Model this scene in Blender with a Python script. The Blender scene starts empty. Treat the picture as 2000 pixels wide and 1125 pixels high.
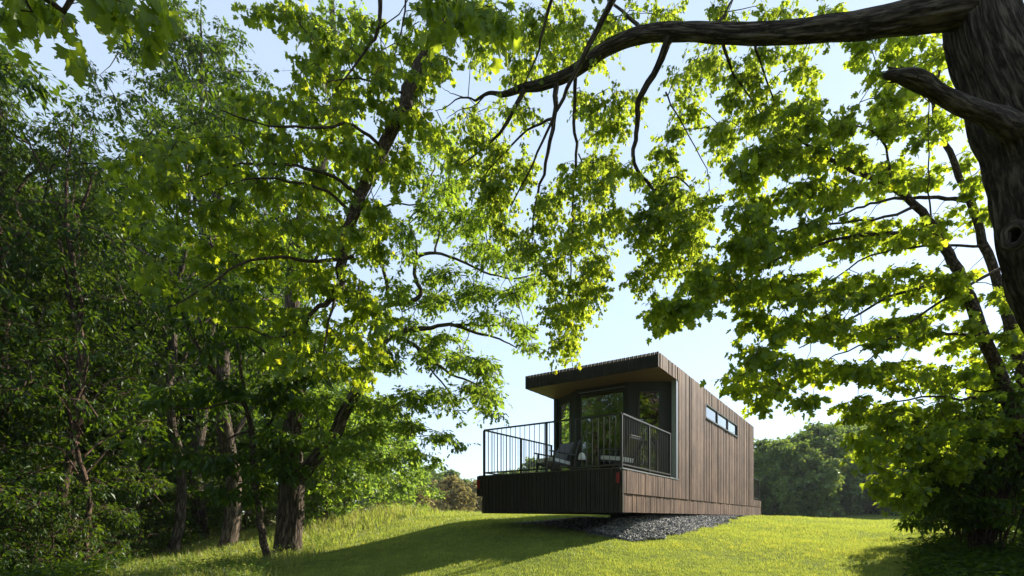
import bpy, math, random
import numpy as np
from mathutils import Vector, noise as mnoise

random.seed(7)
rng = np.random.default_rng(11)
sc = bpy.context.scene
col = sc.collection
R = math.radians

# ------------------------------------------------------------------ camera, world, sun
EYE = 1.6          # camera height above the ground it stands on
F = 1007.0         # focal length in photograph pixels
HY = 1012.0        # photograph row of the horizon (the lens is shifted up, verticals stay vertical)
cam_d = bpy.data.cameras.new("camera")
cam = bpy.data.objects.new("camera", cam_d)
col.objects.link(cam)
cam.location = (0, 0, EYE)
cam.rotation_euler = (R(90), 0, 0)
cam_d.sensor_width = 36
cam_d.lens = 36 * F / 2000
cam_d.shift_y = (HY - 562.5) / 2000
cam_d.clip_start = 0.05
cam_d.clip_end = 6000
sc.camera = cam

SUN_X, SUN_Y, SUN_EL = 0.74, 0.67, 31.0
w = bpy.data.worlds.new("World"); sc.world = w; w.use_nodes = True
nt = w.node_tree
for n in list(nt.nodes): nt.nodes.remove(n)
sky = nt.nodes.new("ShaderNodeTexSky"); sky.sky_type = 'NISHITA'; sky.sun_disc = False
sky.sun_elevation = R(SUN_EL); sky.sun_rotation = math.atan2(SUN_X, SUN_Y)
sky.altitude = 100; sky.air_density = 1.0; sky.dust_density = 0.15; sky.ozone_density = 1.2
bg = nt.nodes.new("ShaderNodeBackground"); bg.inputs[1].default_value = 0.13
wo = nt.nodes.new("ShaderNodeOutputWorld")
veil = nt.nodes.new("ShaderNodeMixRGB"); veil.inputs[0].default_value = 0.7      # thin high cloud over the whole sky
veil.inputs[2].default_value = (2.55, 3.05, 3.6, 1)
nt.links.new(sky.outputs[0], veil.inputs[1]); nt.links.new(veil.outputs[0], bg.inputs[0]); nt.links.new(bg.outputs[0], wo.inputs[0])

sd = bpy.data.lights.new("sun", 'SUN'); sd.energy = 5.0; sd.angle = R(0.5); sd.color = (1.0, 0.90, 0.74)
sun = bpy.data.objects.new("sun", sd); col.objects.link(sun)
v = Vector((SUN_X, SUN_Y, math.tan(R(SUN_EL)))).normalized()
sun.rotation_euler = v.to_track_quat('Z', 'Y').to_euler()
sun.location = (40, 30, 40)

sc.view_settings.view_transform = 'Standard'; sc.view_settings.look = 'None'
sc.view_settings.gamma = 1.0; sc.view_settings.use_curve_mapping = False
sc.view_settings.exposure = 1.2
sc.cycles.use_denoising = True
sc.cycles.max_bounces = 6; sc.cycles.diffuse_bounces = 3; sc.cycles.glossy_bounces = 3
sc.cycles.transmission_bounces = 5; sc.cycles.transparent_max_bounces = 8
sc.cycles.caustics_reflective = False; sc.cycles.caustics_refractive = False
sc.cycles.sample_clamp_indirect = 6

# ------------------------------------------------------------------ small helpers
def P(px, py, D):
    """point of the place seen at photograph pixel (px, py) at distance D in front of the camera"""
    return np.array(((px - 1000) / F * D, D, EYE + (HY - py) / F * D))

def tag(o, label=None, cat=None, group=None, kind=None):
    if label: o["label"] = label
    if cat: o["category"] = cat
    if group: o["group"] = group
    if kind: o["kind"] = kind
    return o

def link(o, parent=None):
    col.objects.link(o)
    if parent is not None: o.parent = parent
    return o

def empty(name, loc, rz=0.0, parent=None):
    o = bpy.data.objects.new(name, None)
    o.empty_display_size = 0.2
    o.location = loc; o.rotation_euler = (0, 0, rz)
    return link(o, parent)

def copy_tree(o, parent=None):
    c = o.copy(); link(c, parent)
    for ch in list(o.children): copy_tree(ch, c)
    return c

class MB:
    """collects vertices and faces, then makes one mesh object"""
    def __init__(s): s.V = []; s.F = []; s.T = []; s.B = []; s.n = 0
    def add(s, V, Fs, tint=None, bco=None):
        V = np.asarray(V, dtype=np.float32).reshape(-1, 3)
        for f in Fs:
            f = np.asarray(f, dtype=np.int32)
            if f.size: s.F.append(f + s.n)
        s.V.append(V); s.n += len(V); s.B.append(V if bco is None else np.asarray(bco, np.float32).reshape(-1, 3))
        s.T.append(np.full(len(V), 0.5, np.float32) if tint is None else np.asarray(tint, np.float32))
    def box(s, a, b):
        x0, y0, z0 = a; x1, y1, z1 = b
        V = [(x0,y0,z0),(x1,y0,z0),(x1,y1,z0),(x0,y1,z0),(x0,y0,z1),(x1,y0,z1),(x1,y1,z1),(x0,y1,z1)]
        s.add(V, [[(0,3,2,1),(4,5,6,7),(0,1,5,4),(1,2,6,5),(2,3,7,6),(3,0,4,7)]])
    def hexa(s, V8):
        s.add(V8, [[(0,3,2,1),(4,5,6,7),(0,1,5,4),(1,2,6,5),(2,3,7,6),(3,0,4,7)]])
    def bar(s, a, b, wd, th, up=(0,0,1)):
        """a rectangular bar between two points"""
        a = np.array(a, float); b = np.array(b, float)
        d = b - a; d /= np.linalg.norm(d)
        u = np.cross(d, up)
        if np.linalg.norm(u) < 1e-4: u = np.cross(d, (0, 1, 0))
        u /= np.linalg.norm(u); v2 = np.cross(u, d)
        c = [(-1,-1),(1,-1),(1,1),(-1,1)]
        V = [a + u*i*wd/2 + v2*j*th/2 for i, j in c] + [b + u*i*wd/2 + v2*j*th/2 for i, j in c]
        s.hexa(V)
    def tube(s, pts, rad, sides=8, cap=True, wob=0.0, seed=0):
        pts = np.asarray(pts, float); rad = np.asarray(rad, float)
        n = len(pts); tan = np.gradient(pts, axis=0)
        tan /= np.maximum(np.linalg.norm(tan, axis=1)[:, None], 1e-9)
        ref = np.array((0.31, 0.12, 0.94)) if abs(tan[0] @ np.array((.31,.12,.94))) < .95 else np.array((1., 0, 0))
        u = np.cross(tan[0], ref); u /= np.linalg.norm(u)
        A = np.linspace(0, 2*math.pi, sides, endpoint=False)
        V = np.zeros((n, sides, 3))
        for i in range(n):
            u = u - tan[i] * (u @ tan[i]); u /= np.linalg.norm(u)
            v2 = np.cross(tan[i], u)
            r = rad[i]
            if wob:
                r = rad[i] * np.array([1 + wob * mnoise.noise(Vector((math.cos(a)*1.5 + seed, math.sin(a)*1.5, i*0.35))) for a in A])[:, None]
            V[i] = pts[i] + r * (np.cos(A)[:, None] * u + np.sin(A)[:, None] * v2)
        i = np.arange(n-1)[:, None] * sides; j = np.arange(sides)[None]
        q = np.stack([i+j, i+(j+1) % sides, i+sides+(j+1) % sides, i+sides+j], -1).reshape(-1, 4)
        Fs = [q]; ll = np.concatenate([[0], np.cumsum(np.linalg.norm(np.diff(pts, axis=0), axis=1))])
        r0 = max(rad.mean(), .03)
        bc = np.stack([np.cos(A)[None]*r0 + 0*ll[:, None], np.sin(A)[None]*r0 + 0*ll[:, None], ll[:, None] + 0*A[None]], -1) + seed
        s.add(V.reshape(-1, 3), Fs, None, bc)
        if cap:
            s.F.append(np.array([list(range(s.n - sides, s.n))], np.int32))
    def segs(s, A, B, ra, rb):
        """many straight three-sided twig segments at once"""
        A = np.asarray(A, float); B = np.asarray(B, float)
        if len(A) == 0: return
        d = B - A; d /= np.maximum(np.linalg.norm(d, axis=1)[:, None], 1e-9)
        ref = np.where(np.abs(d[:, 2:3]) > .9, np.array([[1., 0, 0]]), np.array([[0, 0, 1.]]))
        u = np.cross(d, ref); u /= np.maximum(np.linalg.norm(u, axis=1)[:, None], 1e-9)
        v2 = np.cross(d, u)
        V = np.zeros((len(A), 6, 3))
        ra = np.broadcast_to(ra, len(A))[:, None]; rb = np.broadcast_to(rb, len(A))[:, None]
        for k in range(3):
            a = k * 2 * math.pi / 3
            o = math.cos(a) * u + math.sin(a) * v2
            V[:, k] = A + o * ra; V[:, k+3] = B + o * rb
        base = (np.arange(len(A)) * 6)[:, None]
        q = np.concatenate([base + np.array([[k, (k+1) % 3, 3 + (k+1) % 3, 3+k]]) for k in range(3)])
        s.add(V.reshape(-1, 3), [q])
    def build(s, name, mat, parent=None, smooth=False, loc=None, kind=None, tint=False, bco=True):
        me = bpy.data.meshes.new(name)
        V = np.concatenate(s.V).astype(np.float32)
        me.vertices.add(len(V)); me.vertices.foreach_set("co", V.ravel())
        nl = sum(f.size for f in s.F); nf = sum(len(f) for f in s.F)
        me.loops.add(nl); me.polygons.add(nf)
        me.loops.foreach_set("vertex_index", np.concatenate([f.ravel() for f in s.F]))
        tot = np.concatenate([np.full(len(f), f.shape[1], np.int32) for f in s.F])
        st = np.concatenate([[0], np.cumsum(tot)[:-1]]).astype(np.int32)
        me.polygons.foreach_set("loop_start", st)
        me.polygons.foreach_set("loop_total", tot)
        me.polygons.foreach_set("use_smooth", np.full(nf, bool(smooth)))
        if tint:
            at = me.attributes.new("tint", 'FLOAT', 'POINT'); at.data.foreach_set("value", np.concatenate(s.T))
        if mat.name.endswith("bark"):
            at = me.attributes.new("barkco", 'FLOAT_VECTOR', 'POINT'); at.data.foreach_set("vector", np.concatenate(s.B).astype(np.float32).ravel())
        me.update(calc_edges=True)
        me.materials.append(mat)
        o = bpy.data.objects.new(name, me)
        if loc is not None: o.location = loc
        if kind: o["kind"] = kind
        return link(o, parent)

# ------------------------------------------------------------------ materials
def newmat(name):
    m = bpy.data.materials.new(name); m.use_nodes = True
    t = m.node_tree
    for n in list(t.nodes): t.nodes.remove(n)
    return m, t, t.nodes.new("ShaderNodeOutputMaterial")

def N(t, typ, **kw):
    n = t.nodes.new(typ)
    for k, v2 in kw.items():
        if k.startswith("i_"):
            n.inputs[k[2:].replace("_", " ")].default_value = v2
        else: setattr(n, k, v2)
    return n

def ramp(t, fac, stops):
    r = t.nodes.new("ShaderNodeValToRGB")
    el = r.color_ramp.elements
    while len(el) < len(stops): el.new(0.5)
    for e, (p, c) in zip(el, stops): e.position = p; e.color = (*c, 1)
    t.links.new(fac, r.inputs[0]); return r.outputs[0]

def leaf_mat(name, dark, light, trans, tmix=0.5, gloss=0.022):
    m, t, out = newmat(name)
    a = N(t, "ShaderNodeAttribute", attribute_name="tint")
    c = ramp(t, a.outputs["Fac"], [(0.0, dark), (0.9, light), (1.0, tuple(min(1, x*1.25) for x in light))])
    ct = ramp(t, a.outputs["Fac"], [(0.0, tuple(x*0.62 for x in trans)), (0.75, trans), (1.0, (trans[0]*1.45, trans[1]*1.12, trans[2]))])
    d = N(t, "ShaderNodeBsdfDiffuse"); tr = N(t, "ShaderNodeBsdfTranslucent")
    g = N(t, "ShaderNodeBsdfGlossy", i_Roughness=0.42); g.inputs[0].default_value = (0.8, 0.85, 0.8, 1)
    t.links.new(c, d.inputs[0]); t.links.new(ct, tr.inputs[0])
    mx = N(t, "ShaderNodeMixShader", i_Fac=tmix); mx.inputs[0].default_value = tmix
    t.links.new(d.outputs[0], mx.inputs[1]); t.links.new(tr.outputs[0], mx.inputs[2])
    m2 = N(t, "ShaderNodeMixShader"); m2.inputs[0].default_value = gloss
    t.links.new(mx.outputs[0], m2.inputs[1]); t.links.new(g.outputs[0], m2.inputs[2])
    t.links.new(m2.outputs[0], out.inputs[0])
    return m

M = {}
M['maple'] = leaf_mat("maple_leaf", (.030,.075,.008), (.080,.150,.012), (.52,.66,.03), 0.62)
M['maple_small'] = leaf_mat("small_maple_leaf", (.035,.080,.012), (.090,.160,.022), (.52,.66,.04), 0.6)
M['oak'] = leaf_mat("oak_leaf", (.025,.070,.012), (.075,.140,.022), (.38,.56,.035), 0.55)
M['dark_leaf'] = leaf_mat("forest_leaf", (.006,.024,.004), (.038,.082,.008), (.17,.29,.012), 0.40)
M['bright_leaf'] = leaf_mat("young_leaf", (.045,.100,.016), (.110,.190,.030), (.36,.55,.06), 0.5)
M['far_leaf'] = leaf_mat("far_leaf", (.025,.080,.015), (.120,.185,.030), (.28,.40,.05), 0.42, 0.03)
M['cedar'] = leaf_mat("cedar_spray", (.17,.15,.05), (.38,.31,.12), (.46,.40,.13), 0.4, 0.02)
M['grass'] = leaf_mat("grass_blade", (.060,.105,.018), (.185,.225,.045), (.50,.60,.085), 0.5, 0.04)
M['straw'] = leaf_mat("dry_grass_blade", (.14,.15,.04), (.34,.28,.12), (.50,.45,.16), 0.45, 0.03)
M['weed'] = leaf_mat("weed_leaf", (.040,.090,.018), (.100,.180,.035), (.34,.50,.06), 0.45)

def bark_mat(name, c0, c1, c2, scale=6.0, vert=0.16, bump=0.6, lichen=0.0):
    """long vertical furrows between lighter plates, following the wood's own length"""
    m, t, out = newmat(name)
    tc = N(t, "ShaderNodeAttribute", attribute_name="barkco"); mp = N(t, "ShaderNodeMapping")
    mp.inputs["Scale"].default_value = (scale*1.6, scale*1.6, scale*vert*1.6)
    t.links.new(tc.outputs["Vector"], mp.inputs[0])
    n1 = N(t, "ShaderNodeTexNoise", i_Scale=1.7, i_Detail=3.0, i_Roughness=0.55, i_Distortion=.12); t.links.new(mp.outputs[0], n1.inputs[0])
    n3 = N(t, "ShaderNodeTexNoise", i_Scale=7.0, i_Detail=6.0, i_Roughness=0.7); t.links.new(mp.outputs[0], n3.inputs[0])
    sb = N(t, "ShaderNodeMath", operation='SUBTRACT'); sb.inputs[1].default_value = .5; t.links.new(n1.outputs["Fac"], sb.inputs[0])
    ab = N(t, "ShaderNodeMath", operation='ABSOLUTE'); t.links.new(sb.outputs[0], ab.inputs[0])
    mm = N(t, "ShaderNodeMath", operation='MULTIPLY'); mm.inputs[1].default_value = 5.5; mm.use_clamp = True; t.links.new(ab.outputs[0], mm.inputs[0])
    m3 = N(t, "ShaderNodeMath", operation='MULTIPLY'); t.links.new(mm.outputs[0], m3.inputs[0]); t.links.new(n3.outputs["Fac"], m3.inputs[1])
    c = ramp(t, m3.outputs[0], [(0.04, c0), (0.30, c1), (0.62, c2)])
    if lichen:
        n2 = N(t, "ShaderNodeTexNoise", i_Scale=9.0, i_Detail=8.0, i_Roughness=.75); t.links.new(tc.outputs["Vector"], n2.inputs[0])
        lf = ramp(t, n2.outputs["Fac"], [(0.56, (0,0,0)), (0.70, (lichen*.7,)*3)])
        mx = N(t, "ShaderNodeMixRGB"); mx.inputs[2].default_value = (.17,.17,.10,1)
        t.links.new(lf, mx.inputs[0]); t.links.new(c, mx.inputs[1]); c = mx.outputs[0]
    b = N(t, "ShaderNodeBsdfPrincipled", i_Roughness=0.9); b.inputs["Specular IOR Level"].default_value = .2
    t.links.new(c, b.inputs["Base Color"])
    bp = N(t, "ShaderNodeBump", i_Strength=bump, i_Distance=0.03); t.links.new(m3.outputs[0], bp.inputs["Height"])
    t.links.new(bp.outputs[0], b.inputs["Normal"]); t.links.new(b.outputs[0], out.inputs[0])
    return m
M['bark_old'] = bark_mat("furrowed_bark", (.022,.017,.012), (.095,.078,.058), (.20,.17,.13), 9, .11, 1.0, .6)
M['bark'] = bark_mat("grey_brown_bark", (.035,.026,.018), (.13,.10,.075), (.26,.21,.16), 7, .13, .9, .35)
M['bark_red'] = bark_mat("reddish_bark", (.03,.02,.014), (.11,.07,.05), (.20,.135,.10), 8, .2, .7)
M['bark_branch'] = bark_mat("branch_bark", (.03,.022,.015), (.10,.075,.052), (.20,.15,.11), 10, .5, .7, .2)

def simple(name, colr, rough=0.6, metal=0.0, bump=0.0, bscale=40, var=0.25):
    m, t, out = newmat(name)
    b = N(t, "ShaderNodeBsdfPrincipled", i_Roughness=rough, i_Metallic=metal)
    tc = N(t, "ShaderNodeTexCoord")
    n1 = N(t, "ShaderNodeTexNoise", i_Scale=float(bscale), i_Detail=6.0); t.links.new(tc.outputs["Object"], n1.inputs[0])
    c = ramp(t, n1.outputs["Fac"], [(0.25, tuple(x*(1-var) for x in colr)), (0.75, tuple(min(1, x*(1+var)) for x in colr))])
    t.links.new(c, b.inputs["Base Color"])
    if bump:
        bp = N(t, "ShaderNodeBump", i_Strength=bump, i_Distance=0.01); t.links.new(n1.outputs["Fac"], bp.inputs["Height"])
        t.links.new(bp.outputs[0], b.inputs["Normal"])
    t.links.new(b.outputs[0], out.inputs[0])
    return m
M['metal'] = simple("dark_bronze_metal", (.045,.043,.036), .42, .3, 0, 30, .1)
M['alum'] = simple("grey_metal_trim", (.36,.38,.41), .4, .5, 0, 20, .08)
M['frame'] = simple("charcoal_window_frame", (.022,.023,.018), .45, 0, 0, 20, .1)
M['charcoal'] = simple("charcoal_cladding", (.030,.029,.022), .6, 0, .1, 30, .15)
M['under'] = simple("dark_chassis_steel", (.02,.02,.02), .7, .2)
M['roof'] = simple("roof_membrane", (.06,.06,.06), .8)
M['cushion'] = simple("white_cushion_fabric", (.78,.79,.80), .9, 0, .1, 60, .04)
M['chair'] = simple("black_chair_frame", (.02,.02,.02), .45)
M['lamp'] = simple("white_globe", (.80,.80,.76), .5, 0, 0, 10, .02)
M['room'] = simple("dim_interior_plaster", (.22,.20,.17), .8, 0, 0, 4, .1)
M['concrete'] = simple('concrete', (.16,.16,.15), .9)

def wood_mat(name, c0, c1, c2, rough=0.75):
    m, t, out = newmat(name)
    tc = N(t, "ShaderNodeTexCoord"); oi = N(t, "ShaderNodeObjectInfo")
    geo = N(t, "ShaderNodeNewGeometry")
    mp = N(t, "ShaderNodeMapping"); mp.inputs["Scale"].default_value = (60, 60, 2.4)
    t.links.new(tc.outputs["Object"], mp.inputs[0])
    n1 = N(t, "ShaderNodeTexNoise", noise_dimensions='4D', i_Scale=1.0, i_Detail=7.0, i_Roughness=0.7)
    mul = N(t, "ShaderNodeMath", operation='MULTIPLY'); mul.inputs[1].default_value = 50
    av = N(t, "ShaderNodeMath", operation='ADD'); t.links.new(oi.outputs["Random"], av.inputs[0]); t.links.new(geo.outputs["Random Per Island"], av.inputs[1])
    t.links.new(av.outputs[0], mul.inputs[0]); t.links.new(mul.outputs[0], n1.inputs["W"]); t.links.new(mp.outputs[0], n1.inputs[0])
    n2 = N(t, "ShaderNodeTexNoise", i_Scale=1.3, i_Detail=4.0); t.links.new(tc.outputs["Object"], n2.inputs[0])
    f = N(t, "ShaderNodeMath", operation='MULTIPLY_ADD'); f.inputs[1].default_value = .17; t.links.new(av.outputs[0], f.inputs[0]); 
    f2 = N(t, "ShaderNodeMath", operation='MULTIPLY_ADD'); f2.inputs[1].default_value = 1.5; t.links.new(n1.outputs["Fac"], f2.inputs[0])
    f3 = N(t, "ShaderNodeMath", operation='MULTIPLY_ADD'); f3.inputs[1].default_value = .5; f3.inputs[2].default_value = -.645; t.links.new(n2.outputs["Fac"], f3.inputs[0])
    t.links.new(f3.outputs[0], f2.inputs[2]); t.links.new(f2.outputs[0], f.inputs[2])
    c = ramp(t, f.outputs[0], [(0.22, c0), (0.52, c1), (0.90, c2)])
    b = N(t, "ShaderNodeBsdfPrincipled", i_Roughness=rough); t.links.new(c, b.inputs["Base Color"])
    bp = N(t, "ShaderNodeBump", i_Strength=.5, i_Distance=.004); t.links.new(n1.outputs["Fac"], bp.inputs["Height"])
    t.links.new(bp.outputs[0], b.inputs["Normal"]); t.links.new(b.outputs[0], out.inputs[0])
    return m
M['wood'] = wood_mat("weathered_brown_boards", (.020,.009,.005), (.098,.045,.025), (.42,.25,.165))
M['wood_shade'] = wood_mat("shaded_battens", (.007,.006,.003), (.016,.013,.007), (.034,.028,.017), .75)  # same wood as the boards, the front's shade put into its darker colour
M['soffit'] = wood_mat("cedar_soffit", (.15,.08,.042), (.25,.14,.078), (.34,.21,.125), .55)
M['deck'] = wood_mat("deck_board_wood", (.05,.035,.022), (.10,.07,.05), (.16,.12,.09), .7)

def glass_mat():
    m, t, out = newmat("window_glass")
    fr = N(t, "ShaderNodeFresnel", i_IOR=1.55)
    tr = N(t, "ShaderNodeBsdfTransparent"); tr.inputs[0].default_value = (.55,.58,.55,1)
    g = N(t, "ShaderNodeBsdfGlossy", i_Roughness=0.0); g.inputs[0].default_value = (.95,.95,.95,1)
    ma = N(t, "ShaderNodeMath", operation='MULTIPLY_ADD'); ma.inputs[1].default_value = 1.5; ma.inputs[2].default_value = .16; ma.use_clamp = True
    t.links.new(fr.outputs[0], ma.inputs[0])
    mx = N(t, "ShaderNodeMixShader"); t.links.new(ma.outputs[0], mx.inputs[0]); t.links.new(tr.outputs[0], mx.inputs[1]); t.links.new(g.outputs[0], mx.inputs[2])
    t.links.new(mx.outputs[0], out.inputs[0]); return m
M['glass'] = glass_mat()
def red_mat():
    m, t, out = newmat("red_tail_lens")
    b = N(t, "ShaderNodeBsdfPrincipled", i_Roughness=.25); b.inputs["Base Color"].default_value = (.26,.010,.008,1)
    t.links.new(b.outputs[0], out.inputs[0]); return m
M['red'] = red_mat()
def stone_mat():
    m, t, out = newmat("crushed_stone")
    geo = N(t, "ShaderNodeNewGeometry")
    c = ramp(t, geo.outputs["Random Per Island"], [(0.0, (.09,.09,.095)), (0.5, (.22,.22,.225)), (0.85, (.38,.375,.36)), (1.0, (.52,.50,.46))])
    b = N(t, "ShaderNodeBsdfPrincipled", i_Roughness=.8); t.links.new(c, b.inputs["Base Color"]); t.links.new(b.outputs[0], out.inputs[0]); return m
M['stone'] = stone_mat()

# ------------------------------------------------------------------ the ground
GP = np.array([  # X, distance, height relative to the camera's eye
 (0,0,-1.60),(5,2,-1.45),(-6,1,-1.75),(-14,2,-2.1),(12,2,-1.2),(0,5,-1.12),(4,5,-1.05),(-4,5,-1.22),
 (0,7.5,-.84),(3.7,7.5,-.80),(-3.1,7.8,-.90),(-5.6,8,-1.0),(7,7,-.79),(7.4,8.5,-.62),(12,9,-.45),(20,9,-.3),
 (3.25,11.2,-.36),(1.2,9.6,-.50),(-.5,11,-.34),(-.7,12.4,-.12),(1.5,13,-.20),(5.6,14.8,-.16),(7.0,14,-.26),(8.3,18.4,.03),(4,18,.02),(-1,17,.06),
 (11.6,23.5,.10),(9,27,.10),(14.3,24,-.12),(17.5,22,-.22),(22,22,-.2),(7,11,-.50),(11,15,-.28),(15,17,-.22),
 (-4.75,11,-.84),(-7.7,14,-.88),(-9.8,15,-1.05),(-10,12,-1.28),(-12,12,-1.5),(-9,9,-1.35),(-16,14,-1.5),
 (-2,20,.13),(-4.2,14,-.42),(-3.0,12.5,-.45),(-5,25,.16),(-4.5,17.5,.08),(-6.5,19,-.1),(-12,22,-.7),(-20,22,-1.2),(-12,32,-.1),
 (0,35,.0),(12,33,-.35),(20,32,-.7),(28,34,-.7),(34,48,.25),(20,50,.1),(-10,45,-.1),(-35,45,-1.0),(60,45,.4),(40,60,.6),(10,65,.2),(-20,70,.3),
 (100,100,2),(0,130,2),(-100,100,1),(-60,10,-2.5),(60,0,-.5),(0,-20,-2.2),(-40,-30,-3),(50,-40,-2),(-60,60,-1),(0,-60,-3)], float)
def _rbf_fit():
    d = np.linalg.norm(GP[:, None, :2] - GP[None, :, :2], axis=-1)
    K = -d + 0*np.eye(len(GP)); A = np.zeros((len(GP)+1,)*2)
    A[:-1, :-1] = K - 0.02*np.eye(len(GP)); A[-1, :-1] = 1; A[:-1, -1] = 1
    return np.linalg.solve(A, np.append(GP[:, 2], 0))
WR = _rbf_fit()
def g(X, Y):
    X = np.asarray(X, float); Y = np.asarray(Y, float); sh = X.shape
    x = np.clip(X.ravel(), -160, 160); y = np.clip(Y.ravel(), -90, 190)
    z = np.full(x.shape, WR[-1])
    for k in range(len(GP)): z -= WR[k] * np.sqrt((x-GP[k, 0])**2 + (y-GP[k, 1])**2 + .35)
    z += 0.02*np.sin(x*1.3+y*.7) + .015*np.sin(x*2.9-y*2.1)
    return (z + EYE).reshape(sh)
def gz(x, y): return float(g(np.array([x]), np.array([y]))[0])

ED = [0, 7.8, 10, 11, 14, 18, 26, 45]; EX = [-3.2, -3.6, -3.9, -3.9, -4.2, -3.1, -1.5, -1.0]
FD = [-20, 0, 8, 12, 15, 20, 30, 45]; FX = [-5, -5, -6.8, -9.0, -10.2, -10.2, -12, -16]
def meadow(X, Y): return np.clip((np.interp(Y, ED, EX) - X) / 0.7 + .5, 0, 1)
def forest(X, Y): return np.clip((np.interp(Y, FD, FX) - X) / 1.2 + .5, 0, 1)
def brush(X, Y):  return np.clip((X - np.interp(Y, [0, 6, 8, 10, 14], [4.2, 4.9, 6.3, 8.2, 14])) / .8 + .5, 0, 1) * (Y < 14)
TH = -math.atan2(.569, .822)
P0 = np.array((2.19, 10.2)); SV = np.array((.569, .822)); WV = np.array((-.822, .569))
def sw(X, Y):
    dx, dy = X - P0[0], Y - P0[1]
    return dx*SV[0] + dy*SV[1], dx*WV[0] + dy*WV[1]
def gravel_mask(X, Y):
    s, w_ = sw(X, Y)
    out = np.interp(s, [-.6, .2, .9, 2, 5, 8, 10.5, 17], [0, .1, .45, .62, .6, .42, .12, .06]) + .10*np.sin(s*3.1) + .05*np.sin(s*7.7)
    a = (w_ > -out) & (s > .15 + .1*np.sin(w_*4) + 1.1*np.clip(w_-.5, 0, 1)) & (s < 17) & (w_ < 3.7)
    return a

def ground_mat():
    m, t, out = newmat("lawn_and_soil")
    tc = N(t, "ShaderNodeTexCoord")
    a1 = N(t, "ShaderNodeAttribute", attribute_name="litter_and_shade")
    a2 = N(t, "ShaderNodeAttribute", attribute_name="meadow")
    n1 = N(t, "ShaderNodeTexNoise", i_Scale=.7, i_Detail=6.0); t.links.new(tc.outputs["Object"], n1.inputs[0])
    n2 = N(t, "ShaderNodeTexNoise", i_Scale=14.0, i_Detail=8.0, i_Roughness=.7); t.links.new(tc.outputs["Object"], n2.inputs[0])
    mm = N(t, "ShaderNodeMixRGB"); mm.inputs[0].default_value = .5
    t.links.new(n1.outputs["Fac"], mm.inputs[1]); t.links.new(n2.outputs["Fac"], mm.inputs[2])
    gr = ramp(t, mm.outputs[0], [(.35, (.055,.085,.012)), (.5, (.11,.145,.020)), (.65, (.18,.21,.035))])
    me_ = ramp(t, mm.outputs[0], [(.35, (.07,.085,.02)), (.52, (.15,.15,.045)), (.68, (.26,.22,.09))])
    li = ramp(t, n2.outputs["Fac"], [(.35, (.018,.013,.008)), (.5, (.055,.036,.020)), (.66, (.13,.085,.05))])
    x1 = N(t, "ShaderNodeMixRGB"); t.links.new(a2.outputs["Fac"], x1.inputs[0]); t.links.new(gr, x1.inputs[1]); t.links.new(me_, x1.inputs[2])
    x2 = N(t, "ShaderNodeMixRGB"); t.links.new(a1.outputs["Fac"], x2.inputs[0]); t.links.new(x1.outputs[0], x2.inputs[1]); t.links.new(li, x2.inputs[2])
    b = N(t, "ShaderNodeBsdfPrincipled", i_Roughness=.95); b.inputs["Specular IOR Level"].default_value = .1
    t.links.new(x2.outputs[0], b.inputs["Base Color"])
    bp = N(t, "ShaderNodeBump", i_Strength=.8, i_Distance=.05); t.links.new(n2.outputs["Fac"], bp.inputs["Height"]); t.links.new(bp.outputs[0], b.inputs["Normal"])
    t.links.new(b.outputs[0], out.inputs[0]); return m

def make_ground():
    n = 300
    u = np.linspace(-1, 1, n); s_ = np.sinh(u*7.2)/math.sinh(7.2)
    xs = s_*3000 + 1; ys = s_*3000 + 13
    X, Y = np.meshgrid(xs, ys, indexing='ij')
    Z = g(X, Y)
    i, j = np.meshgrid(np.arange(n-1), np.arange(n-1), indexing='ij')
    q = np.stack([i*n+j, (i+1)*n+j, (i+1)*n+j+1, i*n+j+1], -1).reshape(-1, 4)
    b = MB(); b.add(np.stack([X, Y, Z], -1).reshape(-1, 3), [q])
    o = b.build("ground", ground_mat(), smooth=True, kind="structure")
    at = o.data.attributes.new("litter_and_shade", 'FLOAT', 'POINT')
    far = (Y > 34) & (X < 0)
    s_, w_ = sw(X, Y); under_shade = (s_ > .9) & (s_ < 15.9) & (w_ > .1) & (w_ < 3.5)  # ground under the cabin darkened with soil colour to stand in for deep shade
    lit = np.maximum(np.maximum(np.where(far, 0, forest(X, Y)), brush(X, Y)*.85), under_shade*1.).ravel()
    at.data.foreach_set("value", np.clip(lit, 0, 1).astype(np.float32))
    at = o.data.attributes.new("meadow", 'FLOAT', 'POINT'); at.data.foreach_set("value", meadow(X, Y).ravel().astype(np.float32))
    o["label"] = "sloping ground under the lawn and the wood"
make_ground()

# ------------------------------------------------------------------ the cabin
ZB = .114                      # skirt bottom, above the eye
cabin = empty("cabin", (P0[0], P0[1], EYE + ZB), TH)
tag(cabin, "brown timber-clad cabin on a trailer chassis with front deck and flat roof overhang", "cabin")
def L(w_, s_, z): return (-w_, s_, z - ZB)     # (distance left of the near side, distance back, height over the eye)
def lbox(mb, w0, w1, s0, s1, z0, z1):
    mb.box((-w1, s0, z0-ZB), (-w0, s1, z1-ZB))
ZD, ZS, ZSOF, ZR = 1.015, .50, 3.52, 3.86
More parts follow.
